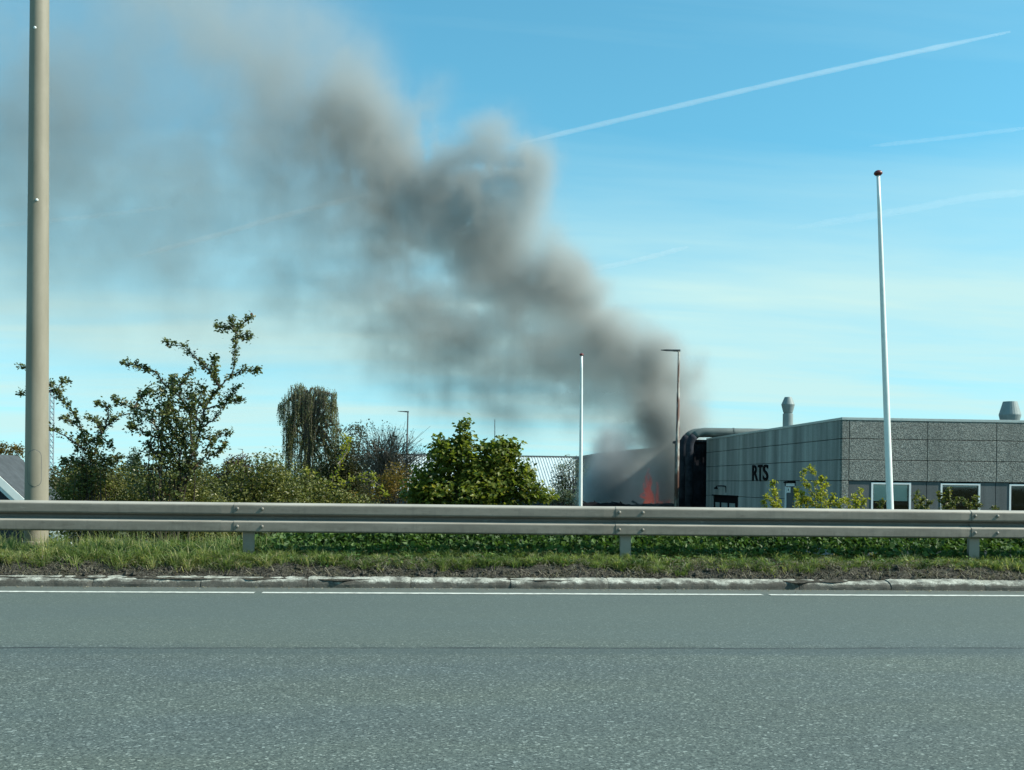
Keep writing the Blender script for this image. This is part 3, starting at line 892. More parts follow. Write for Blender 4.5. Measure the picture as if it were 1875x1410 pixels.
M_roof = M_plain("ribbed_metal_roof", (.54, .61, .59), .55, .1, .4, .10, 1.5)
def ribbed(name, a, b, zt, y0, z_low, y1, pitch, m, parent):
    """Slope from ridge (y1, zt) down to the eave (y0, z_low), ribs standing 5 cm proud."""
    n = int((b - a) / pitch); V = []
    for i in range(n + 1):
        x = a + i * pitch
        for dx, h in ((0, 0), (.30, 0), (.38, .04), (.62, .04), (.70, 0)):
            for (yy, zz) in ((y1, zt), (y0, z_low)):
                V.append((x + dx * pitch, yy, zz + h))
    k = len(V) // 2
    Fa = np.array([(2 * i, 2 * i + 1, 2 * i + 3, 2 * i + 2) for i in range(k - 1)])
    return part(name, V, Fa, m, parent)
Zr = 85.0
ra = at_depth(690, 834, Zr); rbp = at_depth(1185, 840, Zr)
hl = thing('metal_roofed_hall', 'long low hall with pale ribbed metal roof beyond the bushes', 'building', (float((ra[0] + rbp[0]) / 2), float(ra[1]) - 8, -1.2))
rz = float(at_Y(940, 836.5, ra[1])[2]); x0_, x1_ = float(ra[0]), float(rbp[0]); yR = float(ra[1])
ribbed('roof', x0_, x1_, rz, yR - 9.0, rz - 3.0, yR, .215, M_roof, hl)
mb = MB(); mb.box((x0_ + .1, yR - 8.8, -1.3), (x1_ + .1, yR + 8, rz - 3.05)); mb.build('wall', mt['pier'], hl)
mb = MB(); mb.sweep([(x0_, yR, rz + .02), (x1_ + .2, yR, rz + .02)], .10, 8); mb.build('ridge_cap', mt['darkmetal'], hl)
mb = MB(); mb.add([(x0_, yR, rz), (x1_ + .2, yR, rz), (x1_ + .2, yR + 9, rz - 3), (x0_, yR + 9, rz - 3)], [(0, 1, 2, 3)]); mb.build('rear_roof', M_roof, hl)
for xx in (x0_ + .1, x1_ + .1):
    mb = MB(); mb.add([(xx, yR - 8.8, rz - 3.06), (xx, yR + 8.8, rz - 3.06), (xx, yR, rz - .05)], [(0, 1, 2)]); mb.build('gable', mt['pier'], hl)

Zw = 64.0
w0 = at_depth(1104, 834, Zw); w1 = at_depth(1262, 818, Zw)
wh = thing('smoke_veiled_hall', 'grey hall half hidden behind the pale smoke', 'building', (float(w0[0]), float(w0[1]), GZ))
V = []
for yy in (w0[1], w0[1] + 12):
    V += [(w0[0], yy, GZ), (w1[0], yy, GZ), (w1[0], yy, w1[2]), (w0[0], yy, w0[2])]
part('wall', V, [(0, 1, 2, 3), (5, 4, 7, 6), (1, 5, 6, 2), (4, 0, 3, 7)], mt['pier'], wh)
V = []
for yy in (w0[1] - .15, w0[1] + 12.1):
    for dz in (.002, .16):
        V += [(w0[0] - .15, yy, w0[2] + dz), (w1[0] + .15, yy, w1[2] + dz)]
part('roof', V, [(0, 1, 3, 2), (4, 6, 7, 5), (2, 3, 7, 6), (0, 4, 5, 1), (0, 2, 6, 4), (1, 5, 7, 3)], mt['roofing'], wh)

# ------------------------------------------------------------------ shed at the left
Zs = 32.0
ap = at_depth(-40, 829.5, Zs); hx, hy, hz = (float(v) for v in ap)
ev = at_depth(150, 1012, Zs)
ew, ez = float(ev[0] - hx), float(ev[2])
sdp = 3.1
hs = thing('garden_shed', 'dark roofed shed with white bargeboard beside the beige lamp post', 'shed', (hx, hy, float(low_z(hx))))
rt_ = .14
def slab(P, Q, th, name, m):
    mb = MB(); n_ = np.cross(np.array(P[1]) - P[0], np.array(P[2]) - P[0]); n_ /= np.linalg.norm(n_)
    if n_[2] < 0: n_ = -n_
    mb.add(list(P) + [np.array(p) - n_ * th for p in P], [(0, 1, 2, 3), (7, 6, 5, 4), (0, 4, 5, 1), (1, 5, 6, 2), (2, 6, 7, 3), (3, 7, 4, 0)])
    return mb.build(name, m, hs)
M_shroof = M_plain("dark_roofing", (.055, .065, .070), .8, 0, .3, .25, 4)
slab([(hx, hy - .15, hz), (hx, hy + sdp, hz), (hx + ew, hy + sdp, ez), (hx + ew, hy - .15, ez)], None, .07, 'roof', M_shroof)
slab([(hx, hy - .15, hz), (hx - ew, hy - .15, ez), (hx - ew, hy + sdp, ez), (hx, hy + sdp, hz)], None, .07, 'roof', M_shroof)
sl_ = (hz - ez) / ew
for sg in (1, -1):
    for (o1, o2, yo, nm) in ((.02, .30, -.20, 'bargeboard'), (.31, .44, -.16, 'trim_board')):
        V = []
        for yy in (hy + yo, hy + yo + .04):
            V += [(hx, yy, hz - o1), (hx + sg * ew, yy, ez - o1), (hx + sg * ew, yy, ez - o2), (hx, yy, hz - o2)]
        Fs = [(0, 1, 2, 3), (7, 6, 5, 4), (0, 4, 5, 1), (1, 5, 6, 2), (2, 6, 7, 3), (3, 7, 4, 0)]
        part(nm, V, Fs, mt['white'] if nm == 'bargeboard' else mt['frame'], hs)
V = []
gz_ = float(low_z(hx)) - .2; xi = ew - .25
for yy in (hy, hy + sdp - .2):
    V += [(hx - xi, yy, gz_), (hx + xi, yy, gz_), (hx + xi, yy, hz - xi * sl_ - .12), (hx, yy, hz - .12), (hx - xi, yy, hz - xi * sl_ - .12)]
part('wall', V, [(0, 1, 2, 3, 4), (9, 8, 7, 6, 5), (1, 6, 7, 2), (5, 0, 4, 9)], M_plain("navy_cladding", (.02, .024, .035), .7), hs)

# lattice mast and thin aerial, far away
def mast(px, ytop, ybot, w, Z, label):
    b = at_depth(px, ybot, Z); t = at_depth(px, ytop, Z); s_ = Z / F; hw = w / 2 * s_
    o = thing('radio_mast', label, 'mast', b)
    H = t[2] - b[2]
    cs_ = [np.array([hw * math.cos(a), hw * math.sin(a), 0]) for a in (.3, .3 + 2.094, .3 + 4.189)]
    for c in cs_:
        mb = MB(); mb.sweep([b + c, b + c + [0, 0, H]], .16, 5); mb.build('leg', mt['mast'], o)
    mb = MB(); st = int(H / (hw * 2.2))
    for k in range(st):
        for i in range(3):
            p = b + cs_[i] + [0, 0, H * k / st]; q = b + cs_[(i + 1) % 3] + [0, 0, H * (k + 1) / st]
            mb.sweep([p, q], .10, 4, False)
    br = mb.build('lattice_bracing', mt['mast'], o); br['kind'] = 'stuff'
    return o
mast(92, 700, 905, 9, 300.0, 'tall pale lattice radio mast far beyond the beige lamp post')
q = at_depth(906, 768, 120); q0 = at_depth(906, 900, 120)
ae = thing('aerial', 'thin grey aerial rising above the maple bush', 'aerial', q0)
mb = MB(); mb.sweep([q0, q], [.07, .04], 6); mb.build('rod', mt['darkmetal'], ae)

# ------------------------------------------------------------------ vegetation
def leaf_arrays(P, size, up=.6, elong=1.7, fold=.12, D=None, jit=.35):
    P = np.asarray(P, dtype=float); n = len(P)
    N = rng.normal(0, 1, (n, 3)); N /= np.linalg.norm(N, axis=1)[:, None]; N[:, 2] = np.abs(N[:, 2]) * .7 + up
    N /= np.linalg.norm(N, axis=1)[:, None]
    Q = rng.normal(0, 1, (n, 3)) if D is None else D + rng.normal(0, jit, (n, 3))
    A = Q - N * (Q * N).sum(1)[:, None]; A /= np.linalg.norm(A, axis=1)[:, None] + 1e-9
    B = np.cross(N, A)
    L = (size * (.65 + .7 * rng.random(n)))[:, None] if not np.isscalar(size) else (size * (.65 + .7 * rng.random(n)))[:, None]
    w = L / elong / 2
    V = np.stack([P - A * L * .5, P + B * w + N * L * fold - A * L * .05, P + A * L * .5, P - B * w + N * L * fold - A * L * .05], 1).reshape(-1, 3)
    k = np.arange(n)[:, None] * 4
    Fa = np.concatenate([k + [0, 1, 2], k + [0, 2, 3]], 1).reshape(-1, 3)
    return V, Fa
def leaf_obj(name, P, size, m, parent, var=None, **kw):
    V, Fa = leaf_arrays(P, size, **kw)
    if var is None: var = rng.random(len(P))
    return part(name, V, Fa, m, parent, np.repeat(var, 2))
def merge_sweeps(L, n=5):
    Vs, Fs, c = [], [], 0
    for P, R in L:
        V, Fa = sweep(P, R, n, False); Vs.append(V); Fs.append(np.array(Fa) + c); c += len(V)
    return np.concatenate(Vs), np.concatenate(Fs)

OL = lambda *c: c
mt['L_coto'] = M_leaf("dark_glossy_leaf", [(0, (.034, .050, .020)), (.5, (.082, .105, .034)), (.86, (.165, .178, .055)), (.94, (.10, .050, .026)), (1, (.13, .055, .03))], .25, .35)
mt['L_hedge'] = M_leaf("hedge_leaf", [(0, (.028, .040, .012)), (.4, (.085, .100, .026)), (.8, (.19, .195, .052)), (1, (.32, .29, .10))], .28, .45)
mt['L_olive'] = M_leaf("olive_leaf", [(0, (.022, .025, .010)), (.5, (.055, .055, .020)), (.85, (.09, .075, .028)), (1, (.13, .085, .03))], .28, .5)
mt['L_maple'] = M_leaf("maple_leaf", [(0, (.040, .060, .012)), (.45, (.108, .142, .024)), (.8, (.20, .225, .042)), (1, (.34, .29, .06))], .42, .5)
mt['L_birch'] = M_leaf("birch_leaf", [(0, (.095, .115, .065)), (.5, (.17, .19, .10)), (1, (.28, .265, .14))], .45, .55)
mt['L_dark'] = M_leaf("dark_tree_leaf", [(0, (.020, .027, .010)), (.6, (.050, .056, .018)), (1, (.09, .080, .028))], .28, .55)
mt['L_grey'] = M_leaf("grey_green_leaf", [(0, (.06, .085, .06)), (.6, (.11, .145, .10)), (1, (.18, .21, .15))], .3, .5)
mt['L_yellow'] = M_leaf("yellow_green_leaf", [(0, (.13, .15, .018)), (.5, (.27, .28, .032)), (1, (.42, .38, .08))], .45, .5)
mt['L_autumn'] = M_leaf("autumn_leaf", [(0, (.09, .065, .012)), (.5, (.16, .115, .018)), (1, (.22, .13, .03))], .4, .5)
mt['L_ivy'] = M_leaf("ivy_leaf", [(0, (.018, .044, .014)), (.5, (.055, .115, .028)), (.85, (.12, .195, .042)), (1, (.23, .26, .06))], .25, .55, 1.4, .25)
mt['L_grass'] = M_leaf("grass_blade", [(0, (.046, .080, .024)), (.45, (.12, .175, .052)), (.8, (.205, .255, .085)), (1, (.42, .39, .21))], .42, .55)
mt['L_straw'] = M_leaf("dry_straw", [(0, (.10, .085, .06)), (.6, (.22, .20, .145)), (1, (.38, .35, .26))], .2, .7)
mt['L_purple'] = M_leaf("purple_leaf", [(0, (.020, .012, .016)), (.6, (.05, .024, .03)), (1, (.08, .04, .04))], .25, .5)

def sample_clumps(ells, Z, nc, flat=0.0):
    """Clump centres through a set of ellipsoids given where they show in the picture; denser near the surface."""
    vol = np.array([e[2] * e[3] for e in ells], dtype=float); pr = vol / vol.sum()
    k = rng.choice(len(ells), nc, p=pr)
    C, Rw = [], []
    for e in ells:
        dz = e[4] if len(e) > 4 else 0.0
        C.append(at_depth(e[0], e[1], Z + dz)); s_ = (Z + dz) / F
        rz = e[5] if len(e) > 5 else max(e[2], e[3]) * s_ * .85
        Rw.append((e[2] * s_, rz, e[3] * s_))
    C, Rw = np.array(C)[k], np.array(Rw)[k]
    d = rng.normal(0, 1, (nc, 3)); d /= np.linalg.norm(d, axis=1)[:, None]
    r = rng.random(nc) ** (1 / 2.3)
    return C + d * r[:, None] * Rw
def bush(name, label, cat, base_px, Z, ells, nc, per, cr, size, m, bark=None, group=None, up=.5, trunk_r=.03, elong=1.7, shape=None, nb=14, base_y=None):
    b = at_depth(base_px[0], base_px[1], Z)
    b[2] = float(ground_z(b[0], b[1])) - .05
    o = thing(name, label, cat, b, group)
    C = sample_clumps(ells, Z, nc)
    P = np.repeat(C, per, 0)
    g = rng.normal(0, 1, P.shape) * cr * np.array([1, 1, .75])
    P = P + g
    gzv = ground_z(P[:, 0], P[:, 1]); keep = P[:, 2] > gzv + .01
    P = P[keep]
    cv = np.repeat(rng.random(nc), per)[keep]
    var = np.clip(.55 * cv + .45 * rng.random(len(P)), 0, 1)
    # stems
    top = C[np.argsort(C[:, 2])[-max(3, nc // 5):]].mean(0)
    S = []
    mid = b + (top - b) * .45
    k = min(nb, nc)
    for j in rng.choice(nc, k, replace=False):
        e = C[j]
        u = rng.uniform(.15, .5); st = b + (top - b) * u * .6
        ctrl = st * .5 + e * .5 + rng.normal(0, .12, 3) * np.linalg.norm(e - st) * .5
        pl = spline([b + rng.normal(0, trunk_r, 3) * [1, 1, 0], st, ctrl, e], 9)
        S.append((pl, np.linspace(trunk_r, trunk_r * .12, 9)))
    V, Fa = merge_sweeps(S)
    part('trunk', V, Fa, bark or mt['bark'], o)
    leaf_obj('crown', P, size, m, o, var, up=up, elong=elong)
    return o

def sprays(name, label, cat, base_px, Z, lines, m, bark, leaf=.034, dens=90, spread=.045, r0=.012, depth=.35, group=None, elong=1.6, fill=None, twig=True):
    """Shrub drawn branch by branch: leafy sprigs along each limb."""
    b = at_depth(base_px[0], base_px[1], Z); b[2] = float(ground_z(b[0], b[1])) - .05
    o = thing(name, label, cat, b, group)
    S, P, D, VV = [], [], [], []
    for ln in lines:
        dz0, dz1 = rng.normal(0, depth, 2)
        w = ln.get('w', 1.0) if isinstance(ln, dict) else 1.0
        pts = ln['p'] if isinstance(ln, dict) else ln
        ctrl = [at_depth(x, y, Z + dz0 * (1 - t) + dz1 * t) for (x, y), t in zip(pts, np.linspace(0, 1, len(pts)))]
        pl = spline(ctrl, max(6, 5 * len(pts)))
        pl[1:-1] += rng.normal(0, .006, pl[1:-1].shape)
        L = np.linalg.norm(np.diff(pl, axis=0), axis=1).sum()
        S.append((pl, np.linspace(r0 * (.5 + .5 * min(1, L)), r0 * .18, len(pl))))
        seg = np.concatenate([[0], np.cumsum(np.linalg.norm(np.diff(pl, axis=0), axis=1))])
        ns = int(L * dens / 5 * w) + 3                       # sprigs
        for u in np.concatenate([rng.random(ns) ** .8, [.97, .99, 1.0]]):
            c = np.array([np.interp(u * L, seg, pl[:, i]) for i in range(3)])
            t = np.array([np.interp(min(L, u * L + .05), seg, pl[:, i]) for i in range(3)]) - np.array([np.interp(max(0, u * L - .05), seg, pl[:, i]) for i in range(3)])
            t /= np.linalg.norm(t) + 1e-9
            q = rng.normal(0, 1, 3); q -= t * q.dot(t) * .6; q /= np.linalg.norm(q); q = q + t * .8 + [0, 0, .25]; q /= np.linalg.norm(q)
            tl = spread * rng.uniform(.5, 2.0) * (1.15 - .6 * u)
            if twig: S.append((np.array([c, c + q * tl * .6, c + q * tl]), np.array([r0 * .18, r0 * .14, r0 * .1])))
            kk = rng.integers(4, 9); cvv = rng.random()
            for _ in range(kk):
                P.append(c + q * tl * rng.uniform(.15, 1.1) + rng.normal(0, leaf * .42, 3)); D.append(q); VV.append(.5 * cvv + .5 * rng.random())
    if fill is not None:
        C = sample_clumps(fill[0], Z, fill[1]); PP = np.repeat(C, fill[2], 0); PP = PP + rng.normal(0, fill[3], PP.shape)
        P += list(PP); D += list(rng.normal(0, 1, PP.shape)); VV += list(np.clip(.5 * np.repeat(rng.random(fill[1]), fill[2]) + .5 * rng.random(len(PP)), 0, 1))
        for j in rng.choice(len(C), min(24, len(C)), replace=False):
            S.append((spline([b, b * .4 + C[j] * .6 + rng.normal(0, .08, 3), C[j]], 7), np.linspace(r0, r0 * .2, 7)))
    V, Fa = merge_sweeps(S)
    part('branches', V, Fa, bark, o)
    P = np.array(P)
    keep = P[:, 2] > ground_z(P[:, 0], P[:, 1])
    leaf_obj('leaves', P[keep], leaf, m, o, np.array(VV)[keep], D=np.array(D)[keep], up=.45, elong=elong)
    return o
def z1(pts): return [(x / 3.524, 550 + y / 3.524) for x, y in pts]
def z5(pts): return [(1240 + x / 5.64, 700 + y / 5.64) for x, y in pts]
def z6(pts): return [(1530 + x / 5.435, 700 + y / 5.435) for x, y in pts]

main = [[(1100, 1480), (1215, 1080), (1290, 850), (1330, 680), (1420, 560), (1500, 470), (1510, 350), (1525, 210), (1580, 140), (1630, 98)],
        [(1525, 210), (1480, 182), (1402, 170)], [(1522, 205), (1500, 160), (1490, 128)], [(1520, 245), (1560, 240), (1612, 228)],
        [(1490, 480), (1580, 452), (1672, 452)], [(1420, 560), (1330, 430), (1240, 350), (1190, 300), (1073, 275)], [(1395, 545), (1392, 460), (1382, 375)],
        [(1330, 700), (1450, 665), (1552, 638)], [(1290, 830), (1400, 740), (1525, 560)], [(1310, 900), (1400, 870), (1482, 858)], [(1310, 740), (1315, 640), (1310, 565)],
        [(1290, 850), (1170, 640), (1060, 540), (1000, 465), (900, 430), (803, 402)], [(1130, 600), (1180, 530), (1238, 450)], [(1120, 590), (1110, 500)],
        [(1180, 1100), (1060, 900), (1000, 800), (960, 720), (850, 690), (728, 636)], [(870, 690), (910, 620), (965, 590)], [(1050, 1000), (1040, 850), (1095, 640)],
        [(1210, 1050), (1180, 850), (1120, 740), (1060, 680)], [(1060, 900), (930, 850), (850, 800)], [(1240, 1000), (1230, 800), (1250, 620)], [(1100, 1100), (1000, 1000), (960, 930)],
        [(1330, 1020), (1400, 980), (1450, 930)], [(1180, 1150), (1330, 1000), (1380, 900)], [(1290, 800), (1240, 700), (1190, 690)]]
sprays('thorny_shrub', 'tall open shrub with long leafy sprays rising against the sky', 'shrub', (312, 1000), 14.6, [z1(p) for p in main], mt['L_coto'], mt['bark'], .048, 210, .068, .016, .22,
       fill=([(290, 740, 38, 34), (330, 800, 50, 60), (300, 860, 70, 60), (350, 720, 22, 30), (255, 775, 25, 18)], 190, 22, .05))
left = [[(615, 1480), (600, 1200), (595, 1050), (540, 880), (510, 790), (430, 680), (370, 600), (318, 520)], [(370, 600), (390, 540), (442, 520)], [(330, 560), (250, 470), (130, 425)],
        [(340, 580), (240, 600), (125, 600)], [(540, 960), (430, 880), (310, 820), (200, 760)], [(600, 1000), (660, 850), (750, 760), (850, 730), (940, 740)], [(680, 830), (700, 700), (620, 665)],
        [(590, 1050), (700, 1065), (785, 1015)], [(575, 1060), (500, 1040), (415, 1025)], [(660, 860), (620, 780), (570, 755)], [(560, 930), (620, 900), (720, 940)], [(520, 820), (470, 790), (410, 760)]]
sprays('thorny_shrub', 'smaller open shrub whose sprays reach behind the beige lamp post', 'shrub', (174, 1000), 15.2, [z1(p) for p in left], mt['L_coto'], mt['bark'], .048, 200, .064, .014, .2,
       fill=([(160, 815, 26, 26), (180, 850, 40, 25), (165, 880, 45, 30)], 80, 22, .05))

bush('hedge_shrub', 'dense olive hedge shrub just right of the beige lamp post', 'shrub', (170, 1000), 15.6, [(165, 930, 66, 75), (130, 950, 45, 65), (215, 925, 55, 72), (150, 875, 30, 25)], 700, 17, .075, .045, mt['L_hedge'], group='shrubs of the roadside hedge')
bush('hedge_shrub', 'dense hedge shrub at the foot of the tall open shrub', 'shrub', (320, 1000), 15.4, [(300, 930, 70, 80), (350, 920, 60, 80), (380, 960, 50, 50)], 760, 17, .075, .043, mt['L_hedge'], group='shrubs of the roadside hedge')
bush('hedge_shrub', 'bushy olive hedge shrub behind the first barrier joint', 'shrub', (455, 1000), 16.2, [(450, 910, 70, 78), (490, 895, 48, 62), (430, 950, 60, 55), (495, 845, 14, 16), (520, 930, 55, 60)], 800, 17, .075, .045, mt['L_hedge'], group='shrubs of the roadside hedge')
bush('hedge_shrub', 'low yellowish hedge shrub under the weeping birch', 'shrub', (585, 1000), 17.0, [(580, 930, 70, 58), (545, 905, 45, 50), (640, 945, 55, 45), (600, 985, 70, 25)], 640, 17, .08, .047, mt['L_hedge'], group='shrubs of the roadside hedge')
bush('purple_shrub', 'dark purple leaved shrub peeping over the hedge', 'shrub', (420, 990), 19.0, [(418, 850, 10, 24), (432, 862, 22, 22), (445, 850, 8, 18), (405, 875, 16, 14)], 90, 14, .05, .05, mt['L_purple'])
arch = [[(545, 960), (590, 900), (618, 865), (625, 830), (632, 800)], [(540, 950), (600, 905), (640, 880), (668, 870), (685, 873)], [(640, 885), (600, 890), (560, 905)], [(655, 875), (690, 885), (706, 905)], [(618, 850), (636, 825), (640, 805)], [(600, 900), (575, 870), (562, 862)]]
sprays('arching_shrub', 'arching yellow leaved sprays in front of the weeping birch', 'shrub', (560, 990), 17.2, arch, mt['L_yellow'], mt['twig'], .05, 70, .06, .014, .15)

# weeping birch
Zb = 60.0
bb = at_depth(560, 900, Zb); bb[2] = float(low_z(bb[0])) - .1
bi = thing('weeping_birch', 'tall weeping birch with hanging curtains of leaves', 'tree', bb)
edge_x = [510, 516, 522, 530, 538, 548, 556, 564, 572, 580, 590, 598, 606, 613, 620, 628]
edge_y = [750, 737, 728, 716, 703, 698, 701, 712, 706, 700, 707, 716, 705, 718, 772, 800]
domes = [(515, 740, 7, 38, 46)]
for k in range(84):
    x = 524 + 100 * ((k * .618034) % 1.0); yt_ = np.interp(x, edge_x, edge_y)
    y = yt_ + (rng.uniform(0, 9) if k < 22 else rng.uniform(8, 105) if x < 545 else rng.uniform(8, 150)) + rng.uniform(0, 5)
    domes.append((x, y, rng.uniform(5, 13), rng.uniform(45, 125) if x < 552 else rng.uniform(35, 90), 17))
S, P, D, VV = [], [], [], []
tr = [bb, at_depth(562, 860, Zb), at_depth(566, 790, Zb), at_depth(563, 715, Zb)]
S.append((spline(tr, 12), np.linspace(.26, .05, 12)))
for (cx_, cy_, rx_, ln_, cnt) in domes:
    c = at_depth(cx_, cy_ + 14, Zb)
    st = spline(tr, 12)[rng.integers(5, 11)]
    S.append((spline([st, (st + c) / 2 + [0, 0, .5], c + [0, 0, .25]], 8), np.linspace(.09, .03, 8)))
    for k in range(cnt):
        a = rng.random() * 6.283; r = rng.random() ** .5
        x = cx_ + rx_ * r * math.cos(a); yoff = rx_ * r * math.sin(a) * 1.1 * Zb / F
        y = cy_ + (1 - math.sqrt(max(0, 1 - r * r))) * rx_ * .75 + rng.normal(0, 1.5)
        p0 = at_depth(x, y, Zb) + [0, yoff, 0]
        L = ln_ * Zb / F * rng.uniform(.25, 1.0)
        n = int(L / .10) + 2
        sw = rng.normal(0, .05, 2)
        t = np.linspace(0, 1, n)
        out = (p0 - c); out[2] = 0
        pts = p0 + np.stack([out[0] * .12 * t + sw[0] * t + rng.normal(0, .02, n), out[1] * .12 * t + sw[1] * t, -L * t], 1)
        P.append(pts); D.append(np.tile([0, 0, -1.0], (n, 1))); VV.append(np.clip(rng.random() * .6 + rng.random(n) * .4, 0, 1))
        if k % 3 == 0: S.append((pts[::max(1, n // 4)], .009) if len(pts[::max(1, n // 4)]) > 1 else (pts[:2], .009))
V, Fa = merge_sweeps([(p, np.full(len(p), r) if np.isscalar(r) else r) for p, r in S], 4)
part('trunk', V, Fa, mt['birch'], bi)
leaf_obj('crown', np.concatenate(P), .095, mt['L_birch'], bi, np.concatenate(VV), D=np.concatenate(D), up=.05, elong=2.0, jit=.3)

bush('broad_tree', 'dark brownish tree crowding the right side of the weeping birch', 'tree', (625, 900), 56.0, [(618, 860, 42, 55), (640, 830, 26, 50), (655, 870, 38, 45), (595, 890, 45, 40), (655, 790, 20, 12), (565, 900, 40, 28), (610, 935, 55, 30), (665, 930, 40, 30)], 950, 15, .20, .13, mt['L_dark'], trunk_r=.14, nb=26)
bush('autumn_shrub', 'small autumn coloured shrub at the foot of the dark street lamp', 'shrub', (735, 990), 40.0, [(725, 880, 30, 32), (760, 900, 30, 25), (700, 905, 30, 22), (650, 912, 30, 14)], 190, 14, .13, .085, mt['L_autumn'], trunk_r=.05)
# nearly bare shrub of fine twigs
S, P, VV = [], [], []
b0 = at_depth(705, 930, 50.0); b0[2] = float(low_z(b0[0]))
bs = thing('bare_shrub', 'nearly bare grey twiggy shrub left of the dark street lamp', 'shrub', b0)
for k in range(70):
    x1, y1 = rng.uniform(655, 790), 0
    y1 = 782 + abs(x1 - 700) * .55 + rng.uniform(0, 55)
    dz = rng.normal(0, .9)
    b = b0 + rng.normal(0, .25, 3) * [1, 1, 0]
    e = at_depth(x1, y1, 50.0 + dz); m_ = b * .5 + e * .5 + [(b[0] - e[0]) * .2, 0, .5]
    pl = spline([b, m_, e], 9); S.append((pl, np.linspace(.035, .008, 9)))
    for j in range(9):
        u = rng.integers(3, 9); s0_ = pl[u - 1]; dr = (pl[min(8, u)] - pl[u - 2]); dr /= np.linalg.norm(dr)
        q = dr + rng.normal(0, .55, 3); q /= np.linalg.norm(q); L = rng.uniform(.3, .95)
        e2 = s0_ + q * L + [0, 0, .12]
        S.append((np.array([s0_, (s0_ + e2) / 2 + rng.normal(0, .03, 3), e2]), np.array([.014, .010, .006])))
        for w in range(2):
            e3 = e2 + (q + rng.normal(0, .6, 3)) * .3
            S.append((np.array([(s0_ + e2) / 2, e3]), np.array([.008, .005])))
            if x1 < 712 and rng.random() < .8:
                P.append(e3 + rng.normal(0, .06, (4, 3))); 
            elif rng.random() < .5: P.append(e3 + rng.normal(0, .08, (2, 3)))
V, Fa = merge_sweeps(S, 4); part('branches', V, Fa, mt['twig'], bs)
leaf_obj('leaves', np.concatenate(P), .09, mt['L_olive'], bs)

# big-leaved maple bush
bush('maple_bush', 'large bright green maple bush with a tufted top', 'bush', (860, 960), 26.0,
     [(850, 865, 48, 48), (900, 850, 46, 42), (925, 835, 28, 30), (815, 835, 24, 32), (846, 812, 14, 20), (848, 783, 7, 10), (852, 796, 7, 8), (800, 818, 8, 12), (938, 822, 12, 10), (1000, 908, 14, 9), (860, 905, 90, 32), (790, 885, 36, 38), (945, 890, 36, 34), (980, 905, 30, 18), (960, 862, 14, 12), (880, 890, 60, 40), (805, 805, 8, 10), (770, 905, 34, 22), (860, 965, 85, 55), (795, 955, 45, 45), (935, 960, 55, 45)],
     1450, 15, .095, .112, mt['L_maple'], trunk_r=.06, up=.55, elong=1.25, nb=30)
bush('grey_green_tree', 'small grey green tree standing before the pale metal roof', 'tree', (1045, 950), 58.0, [(1045, 885, 34, 30), (1030, 865, 18, 20), (1068, 870, 16, 26), (1045, 850, 14, 14), (1050, 908, 36, 14), (1022, 890, 14, 14)], 250, 11, .17, .10, mt['L_grey'], trunk_r=.07, nb=40)
bush('low_bush', 'low dark teal bush at the foot of the small grey green tree', 'bush', (1035, 960), 54.0, [(1030, 912, 36, 14), (1060, 915, 28, 10)], 110, 14, .16, .11, mt['L_grey'], trunk_r=.05)
bush('conifer', 'small grey conifer tip above the hedge behind the tall open shrub', 'tree', (246, 900), 45.0, [(246, 835, 6, 14), (246, 850, 11, 14), (246, 868, 16, 14), (246, 890, 22, 18)], 150, 14, .10, .12, mt['L_grey'], trunk_r=.05, elong=3.2)
bush('yellow_tree', 'yellowing tree behind the dark shed roof', 'tree', (5, 900), 48.0, [(0, 822, 18, 14), (30, 826, 16, 9), (-20, 835, 25, 20), (15, 850, 30, 22)], 170, 13, .15, .12, mt['L_autumn'], trunk_r=.07)
bush('small_tree', 'round green treetop beside the lattice mast foot', 'tree', (128, 900), 70.0, [(125, 850, 14, 10), (150, 856, 18, 12), (135, 880, 30, 22)], 170, 12, .2, .15, mt['L_dark'], trunk_r=.08)

# far-off wood as one mass
nT = 5200
xt = rng.uniform(-150, 800, nT); hgt = 852 + 10 * fbm(xt * .02, xt * 0 + 3, xt * 0 + 1, 4) * 2 - 8
yt = hgt + rng.random(nT) ** .8 * (905 - hgt)
zt = rng.uniform(140, 175, nT)
P = np.stack([at_depth(a, b, c) for a, b, c in zip(xt, yt, zt)]); P = np.repeat(P, 3, 0) + rng.normal(0, .35, (nT * 3, 3))
tl = leaf_obj('treeline', P, .55, mt['L_dark'], None); setup(tl, 'low dark green belt of distant trees on the horizon', 'trees', kind='stuff')

